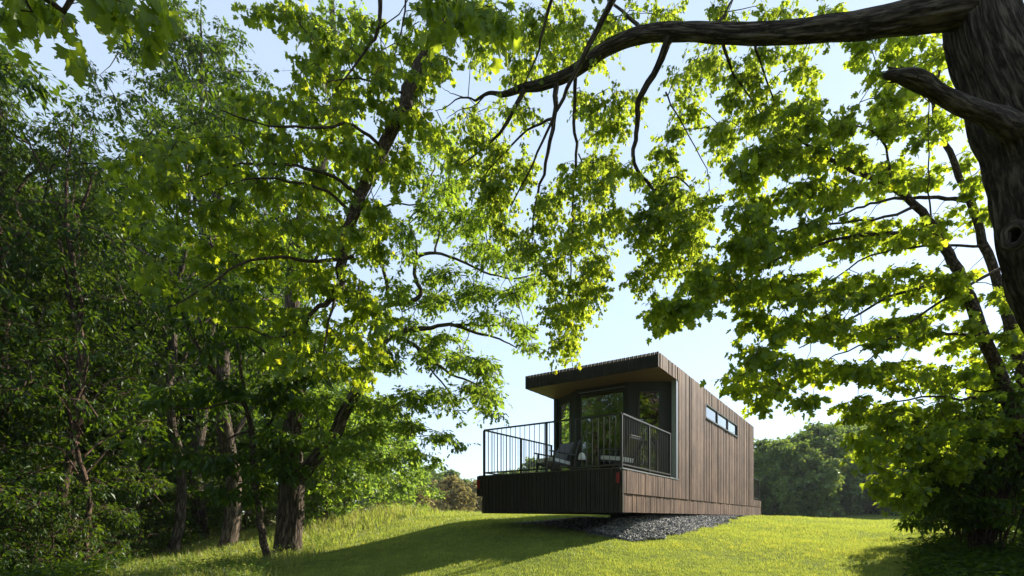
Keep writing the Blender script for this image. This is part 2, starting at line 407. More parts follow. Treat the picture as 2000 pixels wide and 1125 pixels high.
# body: chassis, floor, walls, roof
mb = MB(); lbox(mb, .06, 3.44, .06, 15.9, .13, .42); mb.build("chassis", M['under'], cabin)
mb = MB(); lbox(mb, .06, 3.62, .06, 14.1, .53, .97); mb.build("floor_frame", M['under'], cabin)
ground_at = lambda w_, s_: gz(*(P0 + SV*s_ + WV*w_)) - EYE
for s_ in (6.6, 9.6, 13.2):
    for w_ in (1.2, 2.9):
        mb = MB(); zt = .13; zb = ground_at(w_, s_) - .1
        if zb < zt - .03:
            lbox(mb, w_-.2, w_+.2, s_-.2, s_+.2, zb, zt); mb.build("concrete_pier", M['concrete'], cabin)
for k in range(33):
    mb = MB(); s0 = .03 + k*.112
    lbox(mb, .03, 3.66, s0, s0+.104, .985, ZD); mb.build("deck_board", M['deck'], cabin)
mb = MB(); lbox(mb, .04, 3.65, 2.15, 14.07, 3.545, 3.82); mb.build("roof", M['roof'], cabin)
for k in range(15):
    mb = MB(); s0 = 2.14 + k*.105
    lbox(mb, .035, 3.655, s0, s0+.100, ZSOF + random.uniform(0, .003), 3.544); mb.build("soffit_plank", M['soffit'], cabin)
mb = MB(); lbox(mb, .05, 3.64, 3.72, 14.05, 3.50, 3.54); mb.build("ceiling", M['room'], cabin)
mb = MB(); lbox(mb, .05, 3.64, 3.05, 14.05, .99, 1.03); mb.build("room_floor", M['deck'], cabin)
# near side wall core with the strip-window opening
WS0, WS1, WZ0, WZ1 = 6.35, 10.85, 3.02, 3.43
mb = MB()
for a in ((3.64, WS0, .53, 3.54), (WS1, 14.07, .53, 3.54), (WS0, WS1, .53, WZ0), (WS0, WS1, WZ1, 3.54)):
    lbox(mb, .035, .15, *a)
mb.build("side_wall", M['room'], cabin)
mb = MB(); lbox(mb, 3.55, 3.65, 3.72, 14.07, .53, 3.54); mb.build("side_wall", M['room'], cabin)
mb = MB(); lbox(mb, .04, 3.65, 13.95, 14.07, .53, 3.54); mb.build("back_wall", M['room'], cabin)
mb = MB(); lbox(mb, .15, 3.55, 7.5, 7.6, 1.03, 3.5); mb.build("partition_wall", M['room'], cabin)
# boards: near side
def board(name, w0, w1, s0, s1, z0, z1, m=None):
    mb = MB(); lbox(mb, w0, w1, s0, s1, z0, z1); return mb.build(name, m or M['wood'], cabin)
pitch = .0705
def tops(): return ZR + random.uniform(-.004, .002)
s0 = 2.11
while s0 < 14.09:
    s1 = min(s0 + pitch - random.choice((.005, .006, .009)), 14.1)
    d = random.choice((.0, .0, .004, .008, .014)); o = (-.004 + d, .035)
    if s0 < 3.60: board("wall_board", *o, s0, s1, ZSOF-.005, tops())
    elif s0 + pitch*.5 > WS0 and s0 + pitch*.5 < WS1:
        board("wall_board", *o, s0, s1, WZ1+.02, tops()); board("wall_board", *o, s0, s1, ZS, WZ0-.02)
    else: board("wall_board", *o, s0, s1, ZS + random.uniform(-.002, .004), tops())
    s0 += pitch
s0 = 0.0
while s0 < 3.6:
    d = random.choice((.0, .0, .003, .006))
    board("deck_side_board", -.004 + d, .055, s0, min(s0 + pitch - .007, 3.63), ZS, .975); s0 += pitch
s0 = 0.0
while s0 < 15.9:
    d = random.choice((.0, .0, .003, .006))
    board("skirt_board", .012 + d, .055, s0, s0 + pitch - .007, ZB + random.uniform(0, .006), ZS - .008); s0 += pitch
s0 = 14.11
while s0 < 15.9:
    board("rear_deck_board", .0 + random.choice((0, .008)), .055, s0, s0 + pitch - .007, ZS, .78); s0 += pitch
mb = MB(); lbox(mb, -.01, .06, -.01, 3.62, .978, .998); mb.build("deck_edge_trim", M['alum'], cabin)
mb = MB(); lbox(mb, .06, 3.5, 14.12, 15.88, .43, .76); mb.build("rear_deck", M['under'], cabin)
# battens: front of deck, lower skirt, roof fascia (narrow)
bp = .0505
w0 = .0; k = 0
while w0 < 3.68:
    d = (k % 2)*.012 + random.uniform(0, .004)
    zlo = ZB if w0 < 3.47 else .52
    mb = MB(); lbox(mb, w0, w0 + bp - .012, -.006 + d, .055, zlo, .998); mb.build("deck_batten", M['wood_shade'], cabin)
    mb = MB(); lbox(mb, w0, w0 + bp - .012, 2.10 + d, 2.148, ZSOF - .006, ZR); mb.build("fascia_batten", M['wood_shade'], cabin)
    w0 += bp; k += 1
for nm, ss, zz in (("deck_left_side", (.0, 3.7), (.525, .998)), ("left_skirt", (0, 15.9), (ZB, .52)), ("left_cladding", (3.7, 14.1), (.525, ZR-.01)), ("left_fascia", (2.11, 3.7), (ZSOF, ZR-.01))):
    mb = MB(); s0 = ss[0]; wl = 3.50 if nm == "left_skirt" else 3.66
    while s0 < ss[1]:
        lbox(mb, wl - .03, wl + .03 - random.choice((0, .008)), s0, s0 + pitch - .007, *zz); s0 += pitch
    tag(mb.build(nm, M['wood_shade'], cabin), kind="stuff")
mb = MB(); s0 = .0
while s0 < 3.6:
    lbox(mb, s0, s0 + pitch - .007, 14.07, 14.10, .78, ZR - .01); s0 += pitch
tag(mb.build("back_cladding", M['wood_shade'], cabin), kind="stuff")
# tail lights
for w_ in (.085, 3.60):
    mb = MB(); lbox(mb, w_-.045, w_+.045, -.035, -.013, .69, .91); t_ = mb.build("tail_light", M['frame'], cabin)
    mb = MB(); lbox(mb, w_-.034, w_+.034, -.045, -.034, .70, .90); mb.build("red_lens", M['red'], t_)
# strip window of three lights
win = empty("strip_window", (0, 0, 0), 0, cabin)
mb = MB()
lbox(mb, -.002, .12, WS0-.0, WS1, WZ0-.018, WZ0+.02); lbox(mb, -.002, .12, WS0, WS1, WZ1-.02, WZ1+.018)
lbox(mb, .0, .12, WS0-.03, WS0+.03, WZ0+.02, WZ1-.02); lbox(mb, .0, .12, WS1-.03, WS1+.03, WZ0+.02, WZ1-.02)
mb.build("window_frame", M['frame'], win)
for sm in (7.85, 9.35):
    mb = MB(); lbox(mb, .012, .12, sm-.04, sm+.04, WZ0+.02, WZ1-.02); mb.build("mullion", M['frame'], win)
mb = MB(); lbox(mb, -.03, .03, WS0-.02, WS1+.02, WZ0-.034, WZ0-.019); mb.build("window_sill", M['alum'], win)
for a, b_ in ((6.38, 7.81), (7.89, 9.31), (9.39, 10.82)):
    mb = MB(); lbox(mb, .045, .053, a, b_, WZ0+.02, WZ1-.02); mb.build("pane", M['glass'], win)
# front bay: A (left back), B, C, D (right back)
bay = [(3.62, 3.72), (2.57, 3.02), (1.13, 3.02), (.14, 3.70)]
def bay_panel(a, b_, ins, kind):
    a = np.array(a); b_ = np.array(b_); L_ = np.linalg.norm(b_-a); t_ = (b_-a)/L_; nrm = np.array((t_[1], -t_[0]))
    if nrm[1] > 0: nrm = -nrm      # outwards, towards the deck
    def pr(mb, u0, u1, z0, z1, n0, n1):
        V = []
        for z in (z0, z1):
            for (u, n_) in ((u0, n0), (u1, n0), (u1, n1), (u0, n1)):
                p = a + t_*u + nrm*n_
                V.append(L(p[0], p[1], z))
        mb.hexa(V)
    l, r_ = ins
    zt = 3.40 if kind == "door" else 3.33
    zb = 1.12
    name = "sliding_glass_door" if kind == "door" else "bay_window"
    wn = empty(name, (0, 0, 0), 0, cabin)
    cl = MB()
    pr(cl, 0, l, 1.03, ZSOF, -.06, .0); pr(cl, r_, L_, 1.03, ZSOF, -.06, .0)
    pr(cl, l, r_, zt, ZSOF, -.06, .0); pr(cl, l, r_, 1.03, zb, -.06, .0)
    cl.build("wall_panel", M['charcoal'], wn)
    fr = MB(); e = .055
    pr(fr, l, l+e, zb, zt, -.05, .022); pr(fr, r_-e, r_, zb, zt, -.05, .022)
    pr(fr, l+e, r_-e, zt-e, zt, -.05, .022); pr(fr, l+e, r_-e, zb, zb+e, -.05, .022)
    fr.build("window_frame", M['frame'], wn)
    if kind == "door":
        tr = MB(); pr(tr, l, r_, zt+.004, zt+.022, .002, .03); tr.build("head_trim", M['alum'], wn)
        gl = MB(); pr(gl, l+e, r_-e, zb+e, zt-e, -.02, -.012); gl.build("pane", M['glass'], wn)
    else:
        gl = MB(); pr(gl, l+e, r_-e, zb+e, zt-e, -.02, -.012); gl.build("pane", M['glass'], wn)
LA = np.linalg.norm(np.array(bay[0])-bay[1]); LC = np.linalg.norm(np.array(bay[2])-bay[3])
bay_panel(bay[0], bay[1], (.16, LA-.38), "win")
bay_panel(bay[1], bay[2], (.05, 1.44-.05), "door")
bay_panel(bay[2], bay[3], (.26, LC-.32), "win")
for w_, s_ in bay[1:3]:
    mb = MB(); lbox(mb, w_-.05, w_+.05, s_-.03, s_+.07, 1.03, ZSOF-.001); mb.build("corner_post", M['frame'], cabin)
mb = MB(); lbox(mb, .012, .135, 3.50, 3.62, 1.0, ZSOF-.002); mb.build("corner_trim", M['alum'], cabin)
mb = MB(); lbox(mb, 3.56, 3.655, 3.60, 3.70, 1.0, ZSOF-.002); mb.build("corner_post", M['frame'], cabin)
# railings
def railing(name, a, b_, posts, zt, zb, par=cabin, rods=True, step=.128, skip_last=False):
    a = np.array(a); b_ = np.array(b_); L_ = np.linalg.norm(b_-a); t_ = (b_-a)/L_
    rl = empty(name, (0, 0, 0), 0, par)
    mb = MB(); mb.bar(L(*a, zt), L(*b_, zt), .05, .03); mb.build("top_rail", M['metal'], rl)
    mb = MB(); mb.bar(L(*(a), zb), L(*(b_), zb), .04, .03); mb.build("bottom_rail", M['metal'], rl)
    for u in posts:
        p = a + t_*u; mb = MB(); mb.bar(L(*p, ZD-.03 if zb > .9 else zb-.08), L(*p, zt-.016), .045, .045, (0, 1, 0)); mb.build("post", M['metal'], rl)
    u = step
    while u < L_ - .03:
        if min(abs(u-x) for x in posts) > .045:
            p = a + t_*u; mb = MB(); mb.bar(L(*p, zb+.016), L(*p, zt-.016), .010, .010, (0, 1, 0)); mb.build("baluster", M['metal'], rl)
        u += step
    return rl
railing("front_railing", (.045, .05), (3.50, .05), (0, 1.74, 3.455), 2.085, 1.075)
railing("right_railing", (.045, .075), (.045, 3.10), (1.52, 3.0), 2.085, 1.075)
railing("left_railing", (3.50, .075), (3.50, 3.22), (1.55, 3.12), 2.085, 1.075)
railing("rear_railing", (.045, 14.2), (.045, 15.55), (0.02, 1.33), 1.69, .86)

# ------------------------------------------------------------------ furniture on the deck
def deck_pt(w_, s_, z=ZD):
    p = P0 + SV*s_ + WV*w_; return (p[0], p[1], EYE + z)
def lounge_chair(w_, s_, rz, label):
    t_ = empty("lounge_chair", deck_pt(w_, s_, ZD + .002), rz)
    tag(t_, label, "chair", "lounge chairs on the deck")
    # local: seat faces +x
    mb = MB(); mb.hexa([(-.28,-.27,.26),(.30,-.27,.34),(.30,.27,.34),(-.28,.27,.26),(-.30,-.27,.36),(.30,-.27,.44),(.30,.27,.44),(-.30,.27,.36)]); mb.build("seat_cushion", M['cushion'], t_)
    mb = MB(); mb.hexa([(-.24,-.26,.34),(-.14,-.26,.37),(-.14,.26,.37),(-.24,.26,.34),(-.52,-.26,.82),(-.43,-.26,.86),(-.43,.26,.86),(-.52,.26,.82)]); mb.build("back_cushion", M['chair'], t_)
    for y in (-.31, .31):
        mb = MB(); mb.bar((.30, y, 0), (.24, y, .56), .035, .045, (0,1,0)); mb.build("front_leg", M['chair'], t_)
        mb = MB(); mb.bar((-.20, y, 0), (-.56, y, .90), .035, .045, (0,1,0)); mb.build("rear_leg", M['chair'], t_)
        mb = MB(); mb.bar((.36, y, .58), (-.42, y, .52), .07, .025); mb.build("armrest", M['chair'], t_)
        mb = MB(); mb.bar((.28, y, .32), (-.30, y, .24), .03, .05); mb.build("side_rail", M['chair'], t_)
    mb = MB(); mb.bar((-.50, -.31, .78), (-.50, .31, .78), .03, .05); mb.build("back_bar", M['chair'], t_)
    return t_
lounge_chair(2.35, 1.35, TH + R(250), "low lounge chair with white seat cushion behind the middle of the deck railing")
lounge_chair(.80, 1.55, TH + R(172), "low lounge chair with black leaning back behind the corner post of the deck railing")
t_ = empty("side_table", deck_pt(1.72, 1.62, ZD+.002)); tag(t_, "small round black side table between the two lounge chairs", "side table")
A = np.linspace(0, 2*math.pi, 24, endpoint=False)
mb = MB(); mb.tube([(0,0,.355),(0,0,.38)], [.2,.2], 24); mb.add([(x,y,.355) for x,y in zip(.2*np.cos(A), .2*np.sin(A))], [[list(range(24))[::-1]]]); mb.build("table_top", M['chair'], t_)
for a in (0, 2.1, 4.2):
    mb = MB(); mb.tube([(.17*math.cos(a), .17*math.sin(a), 0), (.06*math.cos(a), .06*math.sin(a), .355)], [.012, .012], 8); mb.build("leg", M['chair'], t_)
mb = MB(); zz = np.linspace(0, 1, 9); mb.tube([(0,0,.20*z) for z in zz], [.001 + .095*math.sqrt(max(0, 1-(z*1.0)**2)) if z > 0 else .085 for z in zz], 20)
o = mb.build("globe_lamp", M['lamp'], None, smooth=True, loc=deck_pt(1.72, 1.62, ZD+.384)); tag(o, "white dome-shaped lantern standing on the side table", "lantern")

# ------------------------------------------------------------------ gravel bed
def gravel():
    n = 32000
    s_ = rng.uniform(.05, 16.2, n)*1.0; s_ = np.where(rng.random(n) < .55, rng.uniform(.05, 6, n), s_)
    w_ = rng.uniform(-1.0, 3.6, n); w_ = np.where(rng.random(n) < .7, rng.uniform(-1.0, .8, n), w_)
    X = P0[0] + SV[0]*s_ + WV[0]*w_; Y = P0[1] + SV[1]*s_ + WV[1]*w_
    k = gravel_mask(X, Y); X, Y, s_, w_ = X[k], Y[k], s_[k], w_[k]
    heap = np.clip((w_ + .55)/.8, 0, 1) * np.clip((s_-.1)/.9, 0, 1) * np.clip((1.15-w_)/.6, 0, 1)
    zb = g(X, Y); lim = EYE + ZB - .04
    Z = np.minimum(zb + heap*.30 + rng.uniform(-.01, .03, len(X)), np.maximum(lim, zb + .01))
    oc = np.array([(1,0,0),(-1,0,0),(0,1,0),(0,-1,0),(0,0,1),(0,0,-1)], float)
    F8 = np.array([(0,2,4),(2,1,4),(1,3,4),(3,0,4),(2,0,5),(1,2,5),(3,1,5),(0,3,5)])
    r_ = rng.uniform(.014, .036, len(X))
    V = oc[None] * rng.uniform(.55, 1.25, (len(X), 6, 1)) + rng.uniform(-.25, .25, (len(X), 6, 3))
    a = rng.uniform(0, 6.28, len(X)); c_, s2 = np.cos(a)[:, None], np.sin(a)[:, None]
    V = np.stack([V[..., 0]*c_ - V[..., 1]*s2, V[..., 0]*s2 + V[..., 1]*c_, V[..., 2]*.8], -1) * r_[:, None, None]
    V += np.stack([X, Y, Z], -1)[:, None]
    q = (np.arange(len(X))*6)[:, None, None] + F8[None]
    b = MB(); b.add(V.reshape(-1, 3), [q.reshape(-1, 3)])
    tag(b.build("gravel", M['stone']), "grey crushed stone bed under and beside the cabin", "gravel", kind="stuff")
    # the compacted bed below the loose stones
    ns, nw = 80, 26
    S, W_ = np.meshgrid(np.linspace(.2, 16.2, ns), np.linspace(-.45, 1.2, nw), indexing='ij')
    outl = np.interp(S, [.2, .9, 2, 5, 8, 10.5, 17], [.0, .35, .5, .5, .35, .06, .0])
    W2 = np.where(W_ < 0, W_*outl/.45, W_)
    X = P0[0] + SV[0]*S + WV[0]*W2; Y = P0[1] + SV[1]*S + WV[1]*W2
    heap = np.clip((W2 + .5)/.8, 0, 1) * np.clip((S-.2)/.9, 0, 1) * np.clip((1.15-W2)/.6, 0, 1)
    Z = np.minimum(g(X, Y) + heap*.29 - .004, np.maximum(EYE + ZB - .05, g(X, Y)+.003))
    i, j = np.meshgrid(np.arange(ns-1), np.arange(nw-1), indexing='ij')
    q = np.stack([i*nw+j, (i+1)*nw+j, (i+1)*nw+j+1, i*nw+j+1], -1).reshape(-1, 4)
    b = MB(); b.add(np.stack([X, Y, Z], -1).reshape(-1, 3), [q])
    b.build("gravel_bed", simple("stone_dust", (.13,.13,.14), .95, 0, 1.0, 30, .4), smooth=True, kind="structure")
gravel()

# ------------------------------------------------------------------ leaves and crowns
def tmpl(pts, center=None, fold=0.12):
    """outline (x along the leaf, y half width) mirrored; returns verts and a triangle fan"""
    up = [p for p in pts if p[1] > 0]; b0 = pts[0]; tp = pts[-1]
    out = [b0] + up + [tp] + [(x, -y) for x, y in reversed(up)]
    c = center or (0.4, 0)
    V = [(c[0], 0, 0)] + [(x, y, abs(y)*fold*2 - .10*x*x) for x, y in out]
    n = len(out)
    Fc = [(0, 1+i, 1+(i+1) % n) for i in range(n)]
    return np.array(V, float), np.array(Fc)
T_MAPLE = tmpl([(0,0), (-.04,.30), (.10,.48), (.24,.30), (.52,.62), (.58,.24), (.74,.30), (1,0)])
T_MAPLE2 = tmpl([(0,0), (.02,.42), (.24,.24), (.58,.56), (.62,.22), (1,0)])
T_MAPLE3 = (np.array([(0,0,0),(.1,.44,.07),(.3,.2,0),(.62,.48,.03),(1,0,-.08),(.62,-.48,.03),(.3,-.2,0),(.1,-.44,.07)], float),
            np.array([(0,1,2),(0,2,4),(2,3,4),(0,4,6),(4,5,6),(0,6,7)]))
T_OAK = tmpl([(0,0), (.30,.24), (.38,.09), (.66,.28), (.72,.09), (1,0)], (.5, 0), .1)
T_SIMPLE = (np.array([(0,0,0),(.42,.24,.05),(1,0,-.08),(.42,-.24,.05)], float), np.array([(0,1,2),(0,2,3)]))
T_NARROW = (np.array([(0,0,0),(.40,.15,.04),(1,0,-.10),(.40,-.15,.04)], float), np.array([(0,1,2),(0,2,3)]))
T_CLUMP = (np.array([(0,0,0),(.35,.42,.1),(1,.1,-.08),(.40,-.40,.08),(.7,.5,.1)], float), np.array([(0,1,2),(0,2,3),(1,4,2)]))

def norm(v_): return v_ / np.maximum(np.linalg.norm(v_, axis=-1, keepdims=True), 1e-9)
def frames(axis, nrm):
    x = norm(axis); y = norm(np.cross(nrm, x)); z = np.cross(x, y)
    return x, y, z
def leaves(mb, pos, axis, nrm, size, tint, T):
    V0, F0 = T
    x, y, z = frames(axis, nrm)
    V = pos[:, None] + size[:, None, None] * (V0[None, :, 0:1]*x[:, None] + V0[None, :, 1:2]*y[:, None] + V0[None, :, 2:3]*z[:, None])
    q = (np.arange(len(pos))*len(V0))[:, None, None] + F0[None]
    mb.add(V.reshape(-1, 3), [q.reshape(-1, 3)], np.repeat(tint, len(V0)))

class Tree:
    def __init__(s, name, base, label, cat="tree", group=None, bark='bark', seed=1):
        s.base = np.array(base, float); s.rng = np.random.default_rng(seed)
        s.root = empty(name, tuple(s.base)); tag(s.root, label, cat, group)
        s.nodes = []; s.bark = M[bark]; s.tw = MB(); s.lf = MB(); s.seed = seed; s.ntw = 0; s.big = []
    def limb(s, pts, r0, r1, name="branch", sides=10, mat=None, nd=True, wob=.12, sub=4, jit=.02, prof=None):
        """a limb through the given points, smoothed"""
        p = np.array(pts, float); n = len(p)
        t_ = np.linspace(0, n-1, (n-1)*sub+1)
        out = []
        for u in t_:
            i = min(int(u), n-2); f = u-i
            p0, p1, p2, p3 = p[max(i-1, 0)], p[i], p[i+1], p[min(i+2, n-1)]
            out.append(.5*((2*p1) + (-p0+p2)*f + (2*p0-5*p1+4*p2-p3)*f*f + (-p0+3*p1-3*p2+p3)*f**3))
        q = np.array(out); ln = np.linalg.norm(np.diff(q, axis=0), axis=1).mean()
        q[1:-1] += s.rng.normal(0, jit*ln*3, (len(q)-2, 3))
        rad = r0 + (r1-r0)*np.linspace(0, 1, len(q))**.8 if prof is None else np.interp(np.linspace(0, 1, len(q)), *zip(*prof))
        mb = MB(); mb.tube(q - s.base, rad, sides, wob=wob, seed=s.rng.uniform(0, 90))
        mb.build(name, mat or s.bark, s.root, smooth=True)
        if nd:
            for a, rr in zip(q, rad): s.nodes.append((*a, rr))
        return q
    def clumps(s, C, Rr, nt=7, nl=9, size=.1, T=T_MAPLE2, tr=.004, droop=.25, flat=.6, conn=True, dark=0.0, maxc=1.6, tint0=.5):
        """twigs grow from the nearest wood to each clump centre, side twigs fill it and leaves sit along them"""
        rg = s.rng; C = np.array(C, float); Rr = np.broadcast_to(np.asarray(Rr, float), (len(C),)) if np.ndim(Rr) < 2 else np.array(Rr)
        if conn and len(s.nodes):
            nd = np.array(s.nodes)[:, :3]; rad = np.array(s.nodes)[:, 3]
            d = np.linalg.norm(C[:, None] - nd[None], axis=-1).min(1)
            order = np.argsort(d); nodes = [tuple(x) for x in nd]; A_, B_, ra, rb = [], [], [], []
            npos = np.array(nodes)
            for k in order:
                c = C[k]; dd = np.linalg.norm(npos - c, axis=1) + .35*np.maximum(0, npos[:, 2]-c[2]-1.0)
                j = dd.argmin(); a = npos[j]; L_ = np.linalg.norm(c-a)
                if L_ > 6: continue
                m1 = a + (c-a)*.35 + np.array((0, 0, .10*L_)) + rg.normal(0, .05*L_, 3)
                m2 = a + (c-a)*.70 + np.array((0, 0, .09*L_)) + rg.normal(0, .04*L_, 3)
                pp = [a, m1, m2, c]; r_ = [tr*(2.2+L_*1.3), tr*(1.9+L_), tr*(1.5+.6*L_), tr*1.2]
                for q in range(3): A_.append(pp[q]); B_.append(pp[q+1]); ra.append(r_[q]); rb.append(r_[q+1])
                npos = np.vstack([npos, m1, m2, c])
            if A_: s.tw.segs(np.array(A_)-s.base, np.array(B_)-s.base, np.array(ra), np.array(rb)); s.ntw += len(A_)
        K = len(C); Rv = Rr if Rr.ndim == 2 else np.stack([Rr, Rr, Rr*flat], 1)
        dirs = norm(rg.normal(0, 1, (K, nt, 3)) * np.array((1, 1, .7)))
        ln = rg.uniform(.55, 1.05, (K, nt, 1))
        E = C[:, None] + dirs * Rv[:, None] * ln
        E[..., 2] -= droop * Rv[:, None, 2] * rg.uniform(.2, 1.2, (K, nt))
        S0 = C[:, None] + (E - C[:, None]) * rg.uniform(0, .25, (K, nt, 1))
        s.tw.segs(S0.reshape(-1, 3)-s.base, E.reshape(-1, 3)-s.base, tr, tr*.45); s.ntw += 1
        t_ = rg.uniform(.12, 1.05, (K, nt, nl, 1))
        pos = S0[:, :, None] + (E - S0)[:, :, None] * t_
        side = norm(rg.normal(0, 1, (K, nt, nl, 3)) * np.array((1, 1, .5)))
        sz = rg.uniform(.42, 1.3, (K, nt, nl)) * size
        pos = pos + side * sz[..., None]*.45
        ax = side*.8 + norm(E - S0)[:, :, None]*.5 + np.array((0, 0, -droop*2.0)); 
        nr = np.array((0, 0, 1.0)) + rg.normal(0, .55, (K, nt, nl, 3))
        ti = np.clip(tint0 + rg.normal(0, .22, (K, nt, nl)) + rg.normal(0, .10, (K, 1, 1)), 0, 1)
        fl = lambda q: q.reshape(-1, q.shape[-1])
        pos, ax, nr, sz, ti = fl(pos)-s.base, fl(ax), fl(nr), sz.ravel(), ti.ravel()
        if s.big is not None and isinstance(s.big, tuple):   # the largest-looking leaves become objects of their own
            pass
        s.pending = getattr(s, 'pending', [])
        s.pending.append((pos, ax, nr, sz, ti, T))
    def done(s, leafmat, singles=0, leafname="foliage", frame_only=True):
        if singles:
            P_ = np.concatenate([p[0] for p in s.pending]); 
            W_ = P_ + s.base; dist = np.linalg.norm(W_ - np.array((0, 0, EYE)), axis=1)
            sz = np.concatenate([p[3] for p in s.pending])
            px = 1000 + F*W_[:, 0]/np.maximum(W_[:, 1], .1); py = HY - F*(W_[:, 2]-EYE)/np.maximum(W_[:, 1], .1)
            ok = (W_[:, 1] > .5) & (px > -5) & (px < 2005) & (py > -5) & (py < 1130)
            score = np.where(ok, sz/dist, 0); idx = np.argsort(-score)[:singles]; idx = idx[score[idx] > 0]
            sel = np.zeros(len(P_), bool); sel[idx] = True
            T0 = s.pending[0][5]; me = []
            for tt in (.25, .45, .6, .8):
                b = MB(); b.add(T0[0], [T0[1]], np.full(len(T0[0]), tt)); o = b.build("leaf", M[leafmat], None, tint=True)
                me.append(o.data); bpy.data.objects.remove(o)
            AX = np.concatenate([p[1] for p in s.pending]); NR = np.concatenate([p[2] for p in s.pending])
            x, y, z = frames(AX, NR)
            from mathutils import Matrix
            for i in idx:
                o = bpy.data.objects.new("leaf", me[random.randrange(4)])
                mtx = Matrix(((x[i,0], y[i,0], z[i,0]), (x[i,1], y[i,1], z[i,1]), (x[i,2], y[i,2], z[i,2])))
                o.rotation_euler = mtx.to_euler(); o.scale = (sz[i],)*3; o.location = P_[i]
                link(o, s.root)
            k = 0; new = []
            for p in s.pending:
                m_ = ~sel[k:k+len(p[0])]; k += len(p[0])
                new.append(tuple(a[m_] for a in p[:5]) + (p[5],))
            s.pending = new
        for p in s.pending: leaves(s.lf, *p)
        s.nleaf = sum(len(p[0]) for p in s.pending)
        if s.ntw: s.tw.build("twigs", s.bark, s.root, kind="stuff")
        s.lf.build(leafname, M[leafmat], s.root, kind="stuff", tint=True)
        return s

def blobs(rg, B, Dm, Ds, dfun=None, dens=1.0):
    """clump centres inside soft patches (centre x, centre y, half width, half height, count)"""
    out = []
    for b in B:
        px, py, rx, ry, n = b[:5]; D0 = b[5] if len(b) > 5 else Dm
        for _ in range(max(1, int(n*dens + rg.random()))):
            a = rg.uniform(0, 2*math.pi); q = math.sqrt(rg.uniform(0, 1))
            x = px + max(6, rx-16)*q*math.cos(a); y = py + max(6, ry-16)*q*math.sin(a)
            D = (dfun(x, y) if dfun else D0) + rg.uniform(-1, 1)*Ds
            out.append(P(x, y, max(D, 1.5)))
    return np.array(out)

SC = 1.0
# --- 1. the old maple whose trunk fills the right edge, its limb crossing the top
t = Tree("old_maple_tree", (0, 0, 0), "old maple with furrowed bark at the right edge sending a long limb across the top", "tree", bark='bark_old', seed=3)
tb = P(2400, 1012, 5.9); tb[2] = gz(tb[0], tb[1]) - .1
t.base = tb; t.root.location = tuple(tb)
trunk = [tb, P(2330, 900, 5.9), P(2190, 720, 5.9), P(2088, 560, 5.85), P(2045, 430, 5.8), P(2024, 310, 5.78), P(1985, 225, 5.75), P(1940, 130, 5.75), P(1916, 50, 5.75), P(1905, -60, 5.8), P(1880, -300, 5.9), P(1900, -600, 6.2), P(1950, -900, 6.6)]
def furrowed(pts, prof, name, tr, sides=72, sub=14, amp=.030):
    p = np.array(pts, float); n = len(p); tt = np.linspace(0, n-1, (n-1)*sub+1); out = []
    for u in tt:
        i = min(int(u), n-2); f = u-i
        p0, p1, p2, p3 = p[max(i-1, 0)], p[i], p[i+1], p[min(i+2, n-1)]
        out.append(.5*((2*p1) + (-p0+p2)*f + (2*p0-5*p1+4*p2-p3)*f*f + (-p0+3*p1-3*p2+p3)*f**3))
    q = np.array(out); rad = np.interp(np.linspace(0, 1, len(q)), *zip(*prof))
    tan = norm(np.gradient(q, axis=0)); L_ = np.concatenate([[0], np.cumsum(np.linalg.norm(np.diff(q, axis=0), axis=1))])
    u = norm(np.cross(tan[0], (0, 1, 0.1))); V = np.zeros((len(q), sides, 3))
    for i in range(len(q)):
        u = norm(u - tan[i]*(u@tan[i])); v2 = np.cross(tan[i], u)
        for j in range(sides):
            a = j*2*math.pi/sides; c_, s_ = math.cos(a), math.sin(a)
            nz = mnoise.noise(Vector((c_*9, s_*9, L_[i]*1.5))); nz2 = mnoise.noise(Vector((c_*1.6+7, s_*1.6, L_[i]*1.1)))
            rr = rad[i]*(1 + .10*nz2) + amp*(abs(nz)*2.2 - .5)*min(1, rad[i]/.2)
            V[i, j] = q[i] + rr*(c_*u + s_*v2)
    ii = np.arange(len(q)-1)[:, None]*sides; jj = np.arange(sides)[None]
    f = np.stack([ii+jj, ii+(jj+1) % sides, ii+sides+(jj+1) % sides, ii+sides+jj], -1).reshape(-1, 4)
    aa = np.arange(sides)*2*math.pi/sides; rm = rad.mean()
    bc = np.stack([np.cos(aa)[None]*rm + 0*L_[:, None], np.sin(aa)[None]*rm + 0*L_[:, None], L_[:, None] + 0*aa[None]], -1)
    mb = MB(); mb.add(V.reshape(-1, 3)-tr.base, [f, [list(range(len(q)*sides-sides, len(q)*sides))]], None, bc)
    o = mb.build(name, tr.bark, tr.root, smooth=True)
    for a, rr in zip(q[::4], rad[::4]): tr.nodes.append((*a, rr))
    return q
furrowed(trunk, [(0, .62), (.06, .52), (.2, .45), (.42, .42), (.50, .375), (.58, .325), (.66, .29), (.8, .27), (1, .12)], "trunk", t, 150, 26, .042)
limb = [P(1915, 10, 5.75), P(1840, 22, 5.7), P(1760, 35, 5.8), P(1680, 48, 6.0), P(1560, 62, 6.2), P(1440, 66, 6.5), P(1340, 62, 6.8), P(1260, 66, 7.1), P(1190, 92, 7.4), P(1120, 140, 7.7), P(1060, 165, 7.9), P(1022, 172, 8.05), P(985, 184, 8.2), P(955, 182, 8.3), P(930, 196, 8.4)]
furrowed(limb, [(0, .22), (.08, .165), (.2, .138), (.35, .105), (.5, .098), (.66, .086), (.74, .068), (.82, .048), (.9, .030), (1, .018)], "branch", t, sides=56, sub=16, amp=.022)
